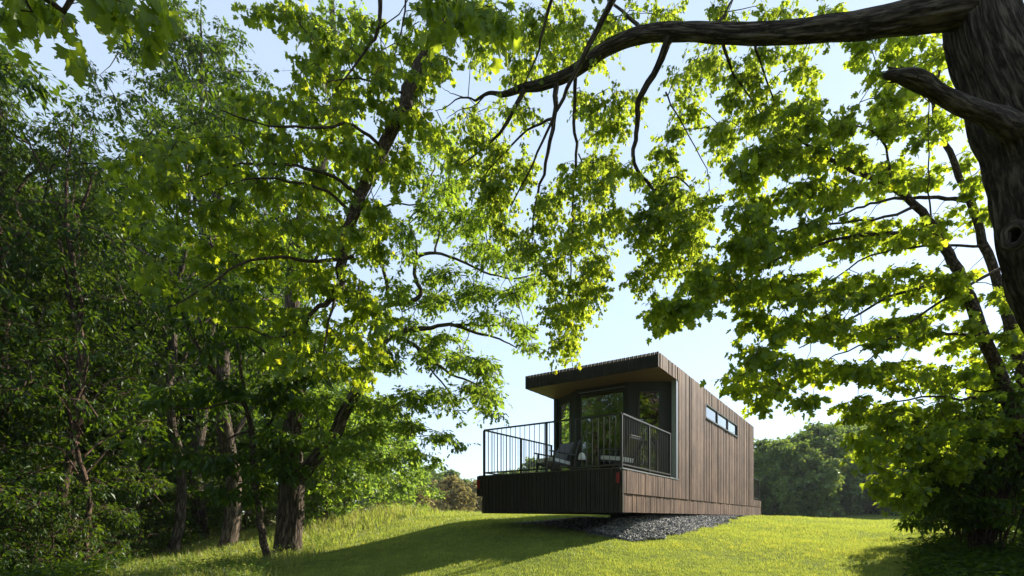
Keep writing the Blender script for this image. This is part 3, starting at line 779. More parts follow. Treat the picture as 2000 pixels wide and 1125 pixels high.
furrowed([P(1980, 250, 5.55), P(1930, 225, 5.3), P(1880, 205, 5.15), P(1840, 185, 5.05), P(1800, 160, 5.0), P(1765, 148, 4.95), P(1728, 146, 4.9)], [(0, .13), (.2, .09), (.42, .074), (.55, .066), (.66, .080), (.80, .070), (.90, .044), (.95, .046), (1, .022)], "broken_stub", t, sides=36, sub=6, amp=.022)
for k in range(9):     # splintered end of the stub
    a = P(1760 + 4*k, 147 + t.rng.uniform(-7, 7), 4.93); b_ = a + np.array((-.16 - .10*t.rng.random(), t.rng.normal(0, .03), t.rng.normal(0.01, .03)))
    mb = MB(); mb.tube([a - t.base, (a*.4+b_*.6) - t.base, b_ - t.base], [.028, .017, .002], 6, wob=.4, seed=k); mb.build("splinter", M['bark_red'], t.root)
# knot hole
kc = P(1984, 462, 5.56); hn = np.array((-.86, -.51, 0)); hu = np.array((.51, -.86, 0)); hz = np.array((0, 0, 1.))
A2 = np.linspace(0, 2*math.pi, 29)
def ringp(ru, rz, dn, jt=.0): return [kc + hn*dn + hu*ru*math.cos(a)*(1+jt*math.sin(3*a+1)) + hz*rz*math.sin(a)*(1+jt*math.cos(2*a)) - t.base for a in A2[:-1]]
mb = MB(); r1 = ringp(.085, .125, .03, .1); mb.tube(np.array(r1 + [r1[0]]), [.045]*29, 10, cap=False, wob=.35); mb.build("knot_rim", t.bark, t.root, smooth=True)
mb = MB(); Vh = np.array(ringp(.09, .13, .045, .1) + ringp(.06, .10, -.10, .1) + [kc - hn*.16 - t.base]); n_ = 28
mb.add(Vh, [[(i, (i+1) % n_, n_+(i+1) % n_, n_+i) for i in range(n_)], [(n_+i, n_+(i+1) % n_, 2*n_) for i in range(n_)]]); mb.build("knot_hollow", simple("dark_knot_wood", (.035,.022,.014), .95, 0, .5, 30, .4), t.root, smooth=True)  # inside of the hollow coloured dark all over
B1 = M['bark_old']
for pts, r0, r1 in (
    ([P(1310, 72, 6.9), P(1285, 130, 7.1), P(1250, 195, 7.3), P(1243, 260, 7.5), P(1238, 320, 7.6), P(1275, 370, 7.8), P(1300, 440, 7.9), P(1330, 520, 8.0)], .060, .010),
    ([P(1086, 155, 7.8), P(1082, 230, 7.9), P(1066, 320, 8.0), P(1045, 400, 8.1), P(1040, 470, 8.2)], .050, .008),
    ([P(930, 196, 8.4), P(908, 190, 8.5), P(888, 196, 8.6), P(868, 212, 8.7), P(850, 216, 8.8)], .017, .005),
    ([P(950, 184, 8.3), P(925, 208, 8.3), P(900, 214, 8.4), P(872, 232, 8.5)], .013, .004),
    ([P(905, 190, 8.5), P(880, 182, 8.5), P(862, 170, 8.6)], .009, .003),
    ([P(1025, 174, 8.0), P(1000, 220, 8.1), P(975, 260, 8.2), P(940, 295, 8.4), P(900, 322, 8.6)], .045, .008),
    ([P(1124, 138, 7.7), P(1122, 220, 7.9), P(1124, 300, 8.0), P(1120, 400, 8.1), P(1116, 500, 8.2), P(1113, 600, 8.3)], .034, .008),
    ([P(1215, -30, 6.9), P(1165, 60, 7.2), P(1128, 130, 7.4), P(1100, 190, 7.6), P(1075, 240, 7.7), P(1040, 320, 7.9), P(1000, 400, 8.1)], .050, .010),
    ([P(1078, 232, 7.8), P(1030, 255, 8.0), P(975, 310, 8.2), P(940, 350, 8.4), P(920, 400, 8.5)], .022, .006),
    ([P(1085, -20, 7.4), P(1062, 50, 7.6), P(1048, 110, 7.8), P(1020, 170, 8.0)], .03, .008),
    ([P(1475, 85, 6.5), P(1480, 110, 6.7), P(1510, 190, 7.0), P(1530, 260, 7.2)], .022, .005),
    ([P(1412, 85, 6.6), P(1430, 140, 6.8), P(1465, 190, 7.0), P(1500, 250, 7.2)], .022, .005),
    ([P(1300, 180, 7.3), P(1330, 240, 7.6), P(1380, 330, 8.0), P(1390, 400, 8.1)], .012, .004),
    ([P(1280, 370, 7.8), P(1320, 345, 7.9), P(1355, 380, 8.0), P(1380, 430, 8.1)], .018, .006),
    ([P(1400, 50, 6.7), P(1420, 20, 6.9), P(1440, -20, 7.1)], .03, .008),
    ([P(1250, 60, 7.2), P(1200, 10, 7.6), P(1150, -40, 8.0)], .03, .01),
    ([P(1200, 450, 8.2), P(1170, 380, 8.1), P(1130, 300, 8.0)][::-1], .012, .004)):
    t.limb(pts, r0, r1, "branch", 8)
dT1 = lambda x, y: np.interp(x, [850, 1100, 1300, 1600], [9.2, 8.5, 7.9, 7.2])
B_T1 = [(960,60,60,60,9),(1040,60,60,60,12),(1100,40,50,45,9),(1150,90,50,40,7),(1190,40,40,40,7),(1020,130,50,30,7),(1090,110,40,30,5),
 (1280,25,60,22,6),(1400,22,60,20,5),(1520,22,50,18,4),(1620,25,50,15,3),(1490,110,60,30,6),(1390,120,45,40,7),(1440,170,50,50,8),(1500,200,50,45,7),(1540,260,45,40,6),(1570,130,22,30,4),(1590,60,40,15,2),(1560,190,25,30,2),
 (1340,150,30,40,4),(1350,220,35,40,4),(1430,260,50,40,6),
 (1150,190,35,40,6),(1185,250,45,45,9),(1180,320,55,45,11),(1130,330,45,45,8),(1160,400,50,50,11),(1120,450,45,45,9),(1160,500,40,40,8),(1140,560,40,45,10),(1115,610,35,45,9),(1105,660,26,25,5),(1080,520,35,45,6),(1090,600,25,40,5),
 (1070,380,40,45,7),(1040,450,40,50,7),(1010,330,50,45,9),(960,290,45,45,8),(920,240,40,45,7),(980,380,45,45,8),(940,340,45,45,8),(900,300,40,40,7),(1000,450,35,35,5),
 (1240,330,30,40,4),(1290,300,40,30,4),(1310,350,45,40,8),(1360,400,38,40,9),(1280,400,50,40,9),(1340,450,50,35,10),(1260,440,40,35,7),(1220,420,30,25,4),(1300,500,60,35,10),(1360,530,40,25,5),(1250,540,30,30,4),(1310,260,30,25,3),(1240,190,25,40,3),
 (1205,200,20,50,2),(1010,210,40,30,4),(1100,-40,80,40,8),(950,-40,60,40,6),(1260,-60,80,40,5)]
C = blobs(t.rng, B_T1, 8.5, .9, dT1, .88)
t.clumps(C, t.rng.uniform(.22, .42, len(C)), nt=8, nl=17, size=.063, T=T_MAPLE3, tr=.0026, droop=.6, flat=1.15)
# crown high over the frame and behind it
C = np.array([(9.0 + a*math.cos(b_), 1.0 + a*math.sin(b_), h) for a, b_, h in zip(t.rng.uniform(.6, 4.2, 90), t.rng.uniform(0, 6.28, 90), t.rng.uniform(9.5, 15, 90))])
t.clumps(C, .75, nt=7, nl=8, size=.16, T=T_SIMPLE, tr=.006)
t.done('maple_small', 300)

# --- 2. the young maple behind the trunk on the right
b2 = P(2120, 1075, 7.8); b2[2] = gz(b2[0], b2[1]) - .05
t = Tree("maple_tree", b2, "two-stemmed young maple with broad backlit leaves reaching left over the lawn, behind the old trunk", "tree", bark='bark_branch', seed=5)
t.limb([b2, P(2050, 960, 7.7), P(2000, 860, 7.6), P(1955, 740, 7.6), P(1905, 610, 7.5), P(1862, 510, 7.5), P(1828, 455, 7.5), P(1790, 400, 7.4), P(1740, 362, 7.3), P(1670, 335, 7.2), P(1600, 300, 7.1), P(1560, 270, 7.0)], .13, .012, "trunk", 14)
t.limb([P(2060, 985, 7.75), P(2040, 860, 7.9), P(2000, 740, 8.0), P(1975, 640, 8.0), P(1945, 540, 8.1), P(1915, 450, 8.1), P(1888, 380, 8.1), P(1860, 310, 8.1), P(1836, 255, 8.2), P(1822, 190, 8.2), P(1835, 120, 8.3), P(1850, 60, 8.4)], .11, .012, "trunk", 14)
for pts, r0, r1 in (
    ([P(1886, 392, 8.1), P(1830, 386, 7.9), P(1760, 388, 7.7), P(1700, 398, 7.5), P(1640, 420, 7.3), P(1560, 440, 7.1)], .035, .008),
    ([P(1828, 462, 7.5), P(1790, 450, 7.4), P(1740, 456, 7.2), P(1660, 462, 7.0), P(1590, 480, 6.9), P(1520, 505, 6.8), P(1450, 550, 6.7), P(1380, 590, 6.7), P(1300, 630, 6.6)], .035, .006),
    ([P(1880, 560, 7.5), P(1800, 560, 7.3), P(1720, 590, 7.0), P(1640, 635, 6.9), P(1560, 680, 6.8)], .030, .007),
    ([P(1990, 510, 7.6), P(1900, 552, 7.3), P(1820, 600, 7.1), P(1740, 660, 7.0), P(1680, 720, 6.9)], .028, .007),
    ([P(1918, 655, 7.5), P(1850, 650, 7.3), P(1780, 655, 7.1), P(1700, 670, 6.9), P(1620, 700, 6.8)], .028, .007),
    ([P(1965, 785, 7.6), P(1900, 778, 7.4), P(1800, 775, 7.1), P(1720, 790, 6.9)], .028, .007),
    ([P(1960, 755, 7.6), P(1910, 765, 7.8), P(1850, 740, 8.0)], .02, .006),
    ([P(1790, 402, 7.4), P(1700, 430, 7.0), P(1600, 440, 6.8), P(1500, 470, 6.6), P(1440, 520, 6.6)], .022, .006),
    ([P(1822, 200, 8.2), P(1790, 160, 8.1), P(1750, 120, 8.0), P(1700, 90, 7.9)], .022, .006),
    ([P(1826, 190, 8.2), P(1840, 120, 8.1), P(1850, 60, 8.0)], .018, .006),
    ([P(1740, 362, 7.3), P(1730, 290, 7.3), P(1690, 250, 7.2), P(1620, 240, 7.1)], .020, .006),
    ([P(1822, 455, 7.5), P(1815, 400, 7.6), P(1812, 330, 7.6), P(1815, 200, 7.7)], .014, .007),
    ([P(1930, 480, 7.9), P(1800, 480, 7.8), P(1700, 500, 7.5), P(1600, 560, 7.3), P(1500, 610, 7.1)], .022, .006),
    ([P(2000, 740, 8.0), P(1960, 620, 8.2), P(2000, 520, 8.4)], .03, .01)):
    t.limb(pts, r0, r1, "branch", 8)
B_T2 = [(1700,95,50,40,6),(1770,80,50,45,8),(1820,130,45,60,10),(1760,160,60,50,11),(1700,200,55,35,6),(1620,240,60,30,7),(1560,220,40,25,4),(1740,240,70,40,11),(1830,250,50,50,8),
 (1660,300,70,40,10),(1580,310,60,45,9),(1500,300,50,40,8),(1460,300,40,30,3),(1460,360,35,50,5),(1470,400,60,50,12),(1550,380,60,50,11),(1640,380,70,40,11),(1730,340,60,50,9),(1800,350,60,50,9),(1900,340,40,60,6),(1950,330,30,40,3),
 (1450,470,30,45,6),(1490,480,60,50,13),(1580,470,60,50,13),(1670,460,60,45,12),(1760,450,60,45,11),(1860,440,60,50,8),(1930,420,40,50,5),
 (1380,540,50,40,10),(1330,590,50,35,10),(1290,615,35,28,6),(1440,560,55,45,12),(1520,560,60,45,13),(1600,560,60,45,12),(1690,560,60,45,12),(1780,550,60,45,11),(1880,560,60,50,9),(1960,560,50,50,8),
 (1470,620,50,30,7),(1540,640,55,40,10),(1620,640,60,45,12),(1700,650,60,45,12),(1790,640,60,45,12),(1890,660,60,50,11),(1970,660,40,50,8),
 (1490,700,50,40,10),(1460,740,40,40,8),(1510,760,40,35,8),(1580,720,60,35,9),(1660,730,60,40,11),(1740,730,60,45,12),(1830,730,60,45,12),(1930,740,60,50,12),
 (1590,780,40,20,4),(1680,800,50,35,9),(1750,810,60,45,13),(1840,810,60,45,13),(1940,830,60,50,12),(1700,860,40,35,8),(1760,870,60,40,10),(1720,940,22,30,4),(1990,780,30,60,6),(1480,790,22,15,2),(1720,800,50,40,8),(1800,860,60,40,10),(1880,880,50,40,9),(1780,940,50,30,8),(1850,900,40,40,7),(1700,900,22,40,3),(1760,980,35,25,4),
 (1990,250,30,60,4),(2040,500,60,120,12),(2060,750,60,120,12),(2000,100,20,80,5),(2060,150,50,120,8)]
C = blobs(t.rng, B_T2, 7.2, 1.0, lambda x, y: np.interp(x, [1250, 1500, 1800, 2050], [6.6, 7.0, 7.7, 8.2]), .90)
t.clumps(C, t.rng.uniform(.18, .36, len(C)), nt=7, nl=8, size=.080, T=T_MAPLE, tr=.0028, droop=.45, flat=.62)
t.done('maple', 300)

# --- 3. the tall maple over the camera whose long bough hangs down the left middle
b3 = np.array((-1.2, 3.0, gz(-1.2, 3.0)))
b3 = np.array((-6.2, -2.2, gz(-6.2, -2.2) - .1))
t = Tree("overhanging_maple_tree", b3, "maple rooted beside the camera with a long dark bough hanging diagonally down the left middle", "tree", bark='bark_branch', seed=8)
t.limb([b3, b3+(.1,.1,3), b3+(.2,.3,6), b3+(.5,.9,9), b3+(1.0,1.8,12)], .32, .12, "trunk", 18)
t.limb([b3+(.3,.5,7.2), (-3.5, 1.2, EYE+8.6), (-1.4, 4.4, EYE+9.0), P(975, -180, 6.8), P(890, 0, 6.8), P(845, 85, 6.8), P(800, 180, 6.8), P(750, 280, 6.75), P(705, 385, 6.7), P(672, 480, 6.65), P(655, 565, 6.6), P(628, 590, 6.6), P(600, 630, 6.6), P(565, 720, 6.5)], .17, .010, "branch", 14, prof=[(0,.17),(.3,.11),(.4,.085),(.6,.075),(.75,.055),(.85,.03),(1,.009)])
for pts, r0, r1 in (
    ([P(704, 385, 6.7), P(650, 345, 6.6), P(580, 325, 6.4), P(510, 321, 6.2), P(455, 324, 6.1), P(380, 350, 5.9)], .028, .007),
    ([P(690, 420, 6.7), P(640, 375, 6.5), P(560, 352, 6.2), P(480, 352, 6.0), P(420, 370, 5.8)], .024, .006),
    ([P(690, 500, 6.6), P(620, 510, 6.4), P(540, 502, 6.2), P(470, 515, 6.0), P(400, 562, 5.8), P(330, 600, 5.6)], .028, .007),
    ([P(655, 575, 6.6), P(640, 640, 6.6), P(632, 700, 6.6), P(650, 760, 6.6)], .022, .006),
    ([P(745, 290, 6.7), P(690, 245, 6.4), P(600, 250, 6.1), P(500, 240, 5.9), P(430, 215, 5.7)], .024, .006),
    ([P(800, 180, 6.8), P(760, 175, 6.6), P(700, 152, 6.4), P(640, 160, 6.2)], .02, .006),
    ([P(742, -20, 6.2), P(738, 60, 6.3), P(705, 110, 6.3), P(660, 170, 6.2)], .03, .008),
    ([P(600, 640, 6.6), P(540, 660, 6.4), P(480, 640, 6.2), P(430, 640, 6.0)], .014, .005),
    ([P(795, -30, 6.6), P(788, 40, 6.6), P(770, 110, 6.6)], .016, .006),
    ([b3+(.6,1.0,9.2), (-4.5, 1.5, EYE+7.6), P(100, -120, 3.6), P(60, -40, 3.6), P(40, 20, 3.6)], .05, .006),
    ([P(100, -120, 3.6), P(230, -60, 3.7), P(290, -10, 3.8), P(320, 60, 3.9)], .02, .005)):
    t.limb(pts, r0, r1, "branch", 8)
B_T3 = [(800,60,50,60,12),(850,110,40,50,8),(760,130,55,55,12),(700,70,60,60,13),(630,50,60,50,12),(560,30,50,35,9),(500,20,40,25,3),(640,130,70,45,13),(700,200,65,50,14),(790,210,55,50,12),(600,200,70,45,12),(520,200,60,40,9),
 (830,170,40,50,7),(870,60,35,50,6),(840,250,35,40,6),(560,270,70,40,12),(650,290,70,50,14),(740,310,60,50,13),(460,270,60,35,9),(380,270,60,40,9),(320,280,50,40,7),(420,330,70,45,12),(520,340,70,45,13),(620,370,70,50,14),(720,400,55,50,13),(780,320,35,50,6),
 (350,370,60,50,9),(440,410,70,50,12),(540,430,70,50,13),(640,450,70,50,14),(730,480,45,50,11),(330,460,60,50,8),(420,500,70,50,11),(520,510,70,50,12),(610,530,70,50,13),(700,560,55,50,12),(740,610,35,50,7),(300,540,60,40,6),(400,590,60,40,8),(490,600,65,45,10),(580,620,60,50,11),(670,640,60,50,12),(730,680,40,40,7),
 (620,710,60,45,9),(700,730,45,35,6),(540,700,50,40,6),(280,320,60,40,6),(260,400,50,40,5)]
C = blobs(t.rng, B_T3, 6.3, 1.0, lambda x, y: np.interp(x, [250, 500, 700, 880], [6.3, 6.8, 7.2, 7.4]), .72)
t.clumps(C, t.rng.uniform(.20, .36, len(C)), nt=6, nl=8, size=.080, T=T_MAPLE, tr=.0028, droop=.6, flat=.75)
B_T3b = [(20,5,40,22,5,3.9),(70,10,40,25,5,3.9),(110,20,25,25,3,3.8),(45,45,20,20,1,3.8),(120,55,12,12,1,3.7),(185,0,30,14,3,3.9),(215,25,25,20,2,3.9),(250,10,35,20,4,3.9),(285,30,20,25,2,3.9),(290,70,12,25,2,3.9),(310,0,30,14,3,3.9)]
C = blobs(t.rng, B_T3b, 3.6, .35)
t.clumps(C, .12, nt=3, nl=3, size=.11, T=T_MAPLE, tr=.002, droop=1.0, flat=1.0)
B_T3c = [(900,10,30,15,3,5.0),(950,15,35,22,4,5.0),(985,35,20,18,2,5.0),(860,5,40,12,3,5.2)]
C = blobs(t.rng, B_T3c, 5.0, .3)
t.clumps(C, .16, nt=4, nl=5, size=.13, T=T_MAPLE, tr=.002, droop=.9, flat=1.0)
t.done('maple', 300)

# --- 4. the oak at the edge of the lawn
b4 = P(563, 1092, 11.0); b4[2] = gz(b4[0], b4[1]) - .12
t = Tree("oak_tree", b4, "thick-trunked oak at the lawn edge, its forked limb leaning right towards the cabin", "tree", bark='bark', seed=13)
furrowed([b4, P(563, 1060, 11), P(567, 1010, 11), P(570, 950, 11), P(568, 900, 11), P(570, 850, 11.1), P(578, 780, 11.2), P(582, 700, 11.4), P(572, 620, 11.6), P(575, 520, 11.8), P(590, 430, 12), P(610, 380, 12.1), P(640, 280, 12.3), P(660, 160, 12.6), P(650, 40, 13), P(640, -120, 13.2)],
         [(0, .42), (.04, .30), (.10, .25), (.25, .235), (.35, .19), (.6, .15), (1, .05)], "trunk", t, sides=48, sub=8, amp=.02)
furrowed([P(575, 935, 11), P(600, 915, 10.9), P(628, 880, 10.8), P(655, 848, 10.7), P(668, 815, 10.7), P(682, 790, 10.7), P(698, 762, 10.7), P(715, 720, 10.8), P(738, 680, 11), P(760, 655, 11.2)],
         [(0, .17), (.2, .14), (.5, .12), (.8, .105), (1, .09)], "branch", t, sides=28, sub=5, amp=.014)
for pts, r0, r1 in (
    ([P(755, 660, 11.2), P(790, 645, 11.3), P(830, 642, 11.4), P(880, 634, 11.5), P(930, 650, 11.7), P(975, 662, 11.8), P(1010, 680, 11.9)], .075, .012),
    ([P(880, 636, 11.5), P(950, 635, 11.8), P(1000, 640, 12), P(1050, 655, 12.2)], .03, .008),
    ([P(758, 655, 11.2), P(800, 668, 11.2), P(840, 700, 11.3), P(880, 730, 11.4), P(930, 750, 11.5), P(965, 770, 11.6)], .060, .010),
    ([P(815, 680, 11.2), P(840, 720, 11.2), P(880, 770, 11.3), P(888, 800, 11.3), P(920, 800, 11.4)], .028, .007),
    ([P(742, 668, 11), P(740, 610, 11.2), P(762, 595, 11.4), P(800, 590, 11.5), P(824, 572, 11.6), P(812, 545, 11.6), P(814, 505, 11.7), P(850, 494, 11.8), P(900, 510, 12), P(945, 530, 12.2), P(1000, 545, 12.4), P(1045, 535, 12.6)], .075, .014),
    ([P(762, 595, 11.4), P(752, 540, 11.5), P(742, 490, 11.6), P(740, 430, 11.8), P(760, 400, 12), P(800, 400, 12.2), P(850, 405, 12.4)], .05, .012),
    ([P(850, 494, 11.8), P(858, 450, 12), P(875, 410, 12.2), P(882, 360, 12.4)], .03, .008),
    ([P(814, 505, 11.7), P(812, 470, 11.8), P(800, 430, 11.9), P(835, 390, 12), P(860, 350, 12.2), P(870, 300, 12.4)], .03, .008),
    ([P(815, 400, 12.2), P(835, 360, 12.5), P(850, 320, 12.8), P(840, 270, 13)], .035, .008),
    ([P(578, 720, 11.3), P(520, 690, 11.2), P(470, 640, 11), P(430, 590, 10.8)], .05, .01),
    ([P(580, 560, 11.7), P(640, 480, 11.8), P(700, 420, 12), P(740, 340, 12.2)], .05, .01),
    ([P(700, 780, 10.7), P(715, 800, 10.8), P(740, 830, 10.9), P(800, 850, 11), P(860, 850, 11.1)], .018, .006),
    ([P(640, 860, 10.8), P(700, 895, 10.9), P(760, 905, 11), P(820, 895, 11.1)], .016, .005)):
    t.limb(pts, r0, r1, "branch", 10)
B_T4 = [(560,480,45,50,8,10.6),(590,560,40,50,8,10.6),(560,640,50,40,8,10.6),(600,700,50,40,8,10.5),(555,770,45,35,7,10.4),(620,790,40,35,6,10.3),(540,850,35,25,4,10.3),(620,850,30,25,3,10.3),(680,880,50,35,6,10.6),(650,950,40,25,4,11.5),(860,270,50,40,9),(800,340,50,40,8),(880,350,55,45,11),(840,420,60,40,9),(900,430,50,40,9),(960,420,40,40,5),(780,470,40,50,8),(940,490,50,35,9),(1000,500,50,30,7),(870,540,50,30,6),(860,590,60,35,10),(930,570,50,30,8),(1000,570,50,25,7),(1040,550,35,25,4),
 (780,560,30,40,6),(800,640,40,30,6),(960,620,50,25,6),(1020,640,35,20,4),(1040,670,25,18,3),(870,660,50,25,6),(760,700,40,35,7),(830,700,50,35,8),(900,700,45,30,8),(945,720,35,35,9),(960,770,25,30,6),(930,760,35,25,5),(880,770,40,22,5),(820,770,40,30,6),(760,780,50,35,9),
 (960,805,15,12,2),(870,800,14,12,1),(700,790,40,40,7),(720,850,50,35,9),(790,830,50,28,8),(850,850,35,14,4),(820,880,35,14,3),(740,900,50,25,6),(890,858,14,6,1),(640,800,50,50,7),(650,900,40,40,5),
 (520,640,60,60,7),(460,590,50,50,6),(620,420,70,60,7),(680,340,70,60,7),(640,200,70,80,8),(660,60,80,70,8),(720,480,40,50,5),(600,760,40,50,5)]
C = blobs(t.rng, B_T4, 11.5, 1.6)
t.clumps(C, t.rng.uniform(.30, .55, len(C)), nt=8, nl=11, size=.125, T=T_OAK, tr=.004, droop=.3, flat=.65)
t.done('oak')

# --- 5. slender dark tree in front of the oak
b5 = P(524, 1098, 9.8); b5[2] = gz(b5[0], b5[1]) - .05
t = Tree("slender_tree", b5, "slender dark-stemmed tree leaning left just left of the thick oak trunk", "tree", bark='bark_branch', seed=21)
t.limb([b5, P(512, 1040, 9.8), P(500, 960, 9.8), P(494, 880, 9.8), P(488, 820, 9.8), P(470, 780, 9.7), P(440, 755, 9.6), P(400, 700, 9.4), P(360, 620, 9.2), P(330, 520, 9)], .078, .02, "trunk", 14)
t.limb([P(492, 860, 9.8), P(530, 820, 9.6), P(560, 760, 9.4), P(600, 700, 9.3)], .035, .01)
t.limb([P(470, 782, 9.7), P(430, 790, 9.3), P(380, 800, 9), P(320, 790, 8.8)], .03, .008)
t.limb([P(490, 840, 9.8), P(440, 860, 9.4), P(380, 900, 9), P(320, 900, 8.8)], .025, .006)
t.limb([P(478, 790, 9.7), P(470, 700, 9.6), P(440, 600, 9.5), P(430, 520, 9.4)], .04, .01)
C = blobs(t.rng, [(420,760,70,35,10),(340,780,60,40,9),(520,760,60,50,9),(540,860,60,40,9),(460,900,60,40,8),(380,900,60,40,8),(560,920,35,40,6),(300,860,50,50,6),(430,650,60,60,8),(360,600,60,60,7),(440,560,60,50,6),(600,730,40,40,5),(500,960,30,25,3),(440,960,40,30,4)], 9.4, .9)
t.clumps(C, t.rng.uniform(.25, .45, len(C)), nt=6, nl=7, size=.17, T=T_SIMPLE, tr=.004, droop=.35, flat=.6)
t.done('dark_leaf')

# ------------------------------------------------------------------ generated trees for the wood
def grown(name, base, H, R_, seed, mat='dark_leaf', bark='bark', crown0=.3, K=110, nt=7, nl=9, size=.15, T=T_SIMPLE, lean=0, cl=.9, trunk_r=.2, shape='round', label=None, cat="tree", group=None, flat=.7, tint0=.5):
    base = np.array(base, float)
    t = Tree(name, base, label, cat, group, bark, seed); rg = t.rng
    top = base + np.array((lean*H, rg.normal(0, .03)*H, H*.93))
    pts = [base + (top-base)*f + np.array((*rg.normal(0, .012*H, 2), 0))*(0 < f < 1) for f in np.linspace(0, 1, 7)]
    t.limb(pts, trunk_r, trunk_r*.12, "trunk", 10, wob=.15, prof=[(0, trunk_r*1.5), (.05, trunk_r), (.5, trunk_r*.65), (1, trunk_r*.12)])
    C = []
    for i in range(K):
        f = crown0 + (1-crown0)*rg.random()**.9
        h = (f-crown0)/(1-crown0)
        rr = R_*(math.sin(math.pi*min(1, h*.82+.16))**.7 if shape == 'round' else (1-h)**.8 + .08)
        q = math.sqrt(rg.uniform(.15, 1)); a = rg.uniform(0, 6.283)
        lob = 1 + .25*math.sin(a*3+seed) + .15*math.sin(a*5+f*9)
        axis = base + (top-base)*f
        C.append(axis + np.array((rr*q*lob*math.cos(a), rr*q*lob*math.sin(a), rg.normal(0, .03*H))))
    C = np.array(C)
    for k in range(7):    # main limbs
        c = C[rg.integers(len(C))]; f = max(.2, min(.85, (c[2]-base[2])/H - .12)); a = base + (top-base)*f
        t.limb([a, a+(c-a)*.5+np.array((0, 0, .05*H)), c], trunk_r*.35, trunk_r*.08, "branch", 6, sub=3)
    t.clumps(C, rg.uniform(.7, 1.2, len(C))*cl, nt=nt, nl=nl, size=size, T=T, tr=.006, droop=.3, flat=flat, tint0=tint0)
    t.done(mat)
    return t.root

def place(root, x, y, rz=None, sc_=1.0, label=None, group=None):
    c = copy_tree(root); c.location = (x, y, gz(x, y) - .08)
    c.rotation_euler = (0, 0, random.uniform(0, 6.28) if rz is None else rz); c.scale = (sc_*random.uniform(.92, 1.08), sc_*random.uniform(.92, 1.08), sc_)
    if label: c["label"] = label
    if group: c["group"] = group
    return c
def at(px, D): return ((px-1000)/F*D, D)

# top left: black cherry with narrow leaves
x, y = at(40, 13.5)
grown("cherry_tree", (x-.6, y, gz(x, y)-.1), 14.5, 2.6, 31, 'dark_leaf', 'bark_red', .25, 330, 8, 12, .125, T_NARROW, .0, .55, .16, label="narrow-leaved cherry filling the top left corner beside the gap of sky", tint0=.6)
# tall ash with two pale stems
x, y = at(395, 20)
t1 = grown("ash_tree", (x, y, gz(x, y)-.1), 22, 4.3, 33, 'dark_leaf', 'bark', .30, 340, 8, 11, .19, T_OAK, -.01, .75, .24, label="tall oak rising above the wood against the sky, left of the hanging bough")
# named trunks on the left
x, y = at(445, 14.2)
grown("broad_trunk_tree", (x, y, gz(x, y)-.1), 13, 2.8, 35, 'dark_leaf', 'bark', .30, 120, 7, 9, .16, T_SIMPLE, 0, .7, .215, label="tree with a broad sunlit grey base at the meadow's edge, left of the slender stem")
x, y = at(340, 15.2)
grown("woodland_tree", (x, y, gz(x, y)-.1), 14, 2.6, 37, 'dark_leaf', 'bark', .30, 120, 7, 9, .16, T_SIMPLE, 0, .7, .145, label="mossy-trunked tree standing at the top of the sunny grass edge, inside the wood")
x, y = at(142, 12.8)
grown("pine_tree", (x, y, gz(x, y)-.1), 12, 2.3, 39, 'dark_leaf', 'bark_red', .42, 100, 6, 9, .15, T_NARROW, 0, .6, .13, label="straight reddish-barked pine with bare sunlit snags, far left")
x, y = at(172, 11.2)
grown("sapling", (x, y, gz(x, y)-.1), 6, 1.6, 41, 'dark_leaf', 'bark_red', .30, 50, 6, 8, .13, T_SIMPLE, 0, .5, .07, label="thin reddish sapling at the bottom left among the undergrowth")

# wood prototypes and their copies
G_W = "trees of the dark wood on the left"
px_, py_ = at(250, 21)
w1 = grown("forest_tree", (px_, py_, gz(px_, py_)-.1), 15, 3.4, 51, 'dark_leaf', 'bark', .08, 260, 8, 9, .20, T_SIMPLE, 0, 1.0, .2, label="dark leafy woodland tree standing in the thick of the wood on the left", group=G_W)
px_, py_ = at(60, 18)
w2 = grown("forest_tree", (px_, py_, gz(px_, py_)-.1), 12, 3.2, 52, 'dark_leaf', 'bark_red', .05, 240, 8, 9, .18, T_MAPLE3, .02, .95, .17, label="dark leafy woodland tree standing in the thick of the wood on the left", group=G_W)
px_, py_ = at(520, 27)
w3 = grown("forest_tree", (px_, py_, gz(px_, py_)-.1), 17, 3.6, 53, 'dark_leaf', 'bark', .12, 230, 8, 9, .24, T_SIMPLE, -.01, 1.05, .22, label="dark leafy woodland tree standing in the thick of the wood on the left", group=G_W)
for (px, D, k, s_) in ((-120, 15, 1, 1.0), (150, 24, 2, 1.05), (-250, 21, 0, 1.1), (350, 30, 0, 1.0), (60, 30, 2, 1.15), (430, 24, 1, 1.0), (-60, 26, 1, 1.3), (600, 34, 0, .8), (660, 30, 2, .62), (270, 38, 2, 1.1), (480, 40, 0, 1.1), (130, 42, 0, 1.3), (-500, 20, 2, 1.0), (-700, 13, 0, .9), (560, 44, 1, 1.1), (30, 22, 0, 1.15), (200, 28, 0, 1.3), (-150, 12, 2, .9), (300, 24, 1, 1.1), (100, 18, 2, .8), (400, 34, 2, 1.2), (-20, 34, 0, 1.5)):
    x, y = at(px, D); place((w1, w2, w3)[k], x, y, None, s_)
for (x, y, k, s_) in ((-13, 6, 0, .95), (-15, 1, 2, .9), (-12, -5, 1, 1.1), (-6, -12, 0, 1.0), (3, -14, 2, .9), (-19, -3, 0, 1.2), (-20, 8, 2, 1.1), (10, -15, 1, 1.2), (18, -8, 0, 1.0)):
    place((w1, w2, w3)[k], x, y, None, s_, "dark leafy woodland tree standing behind or beside the camera", "trees around the camera's back")

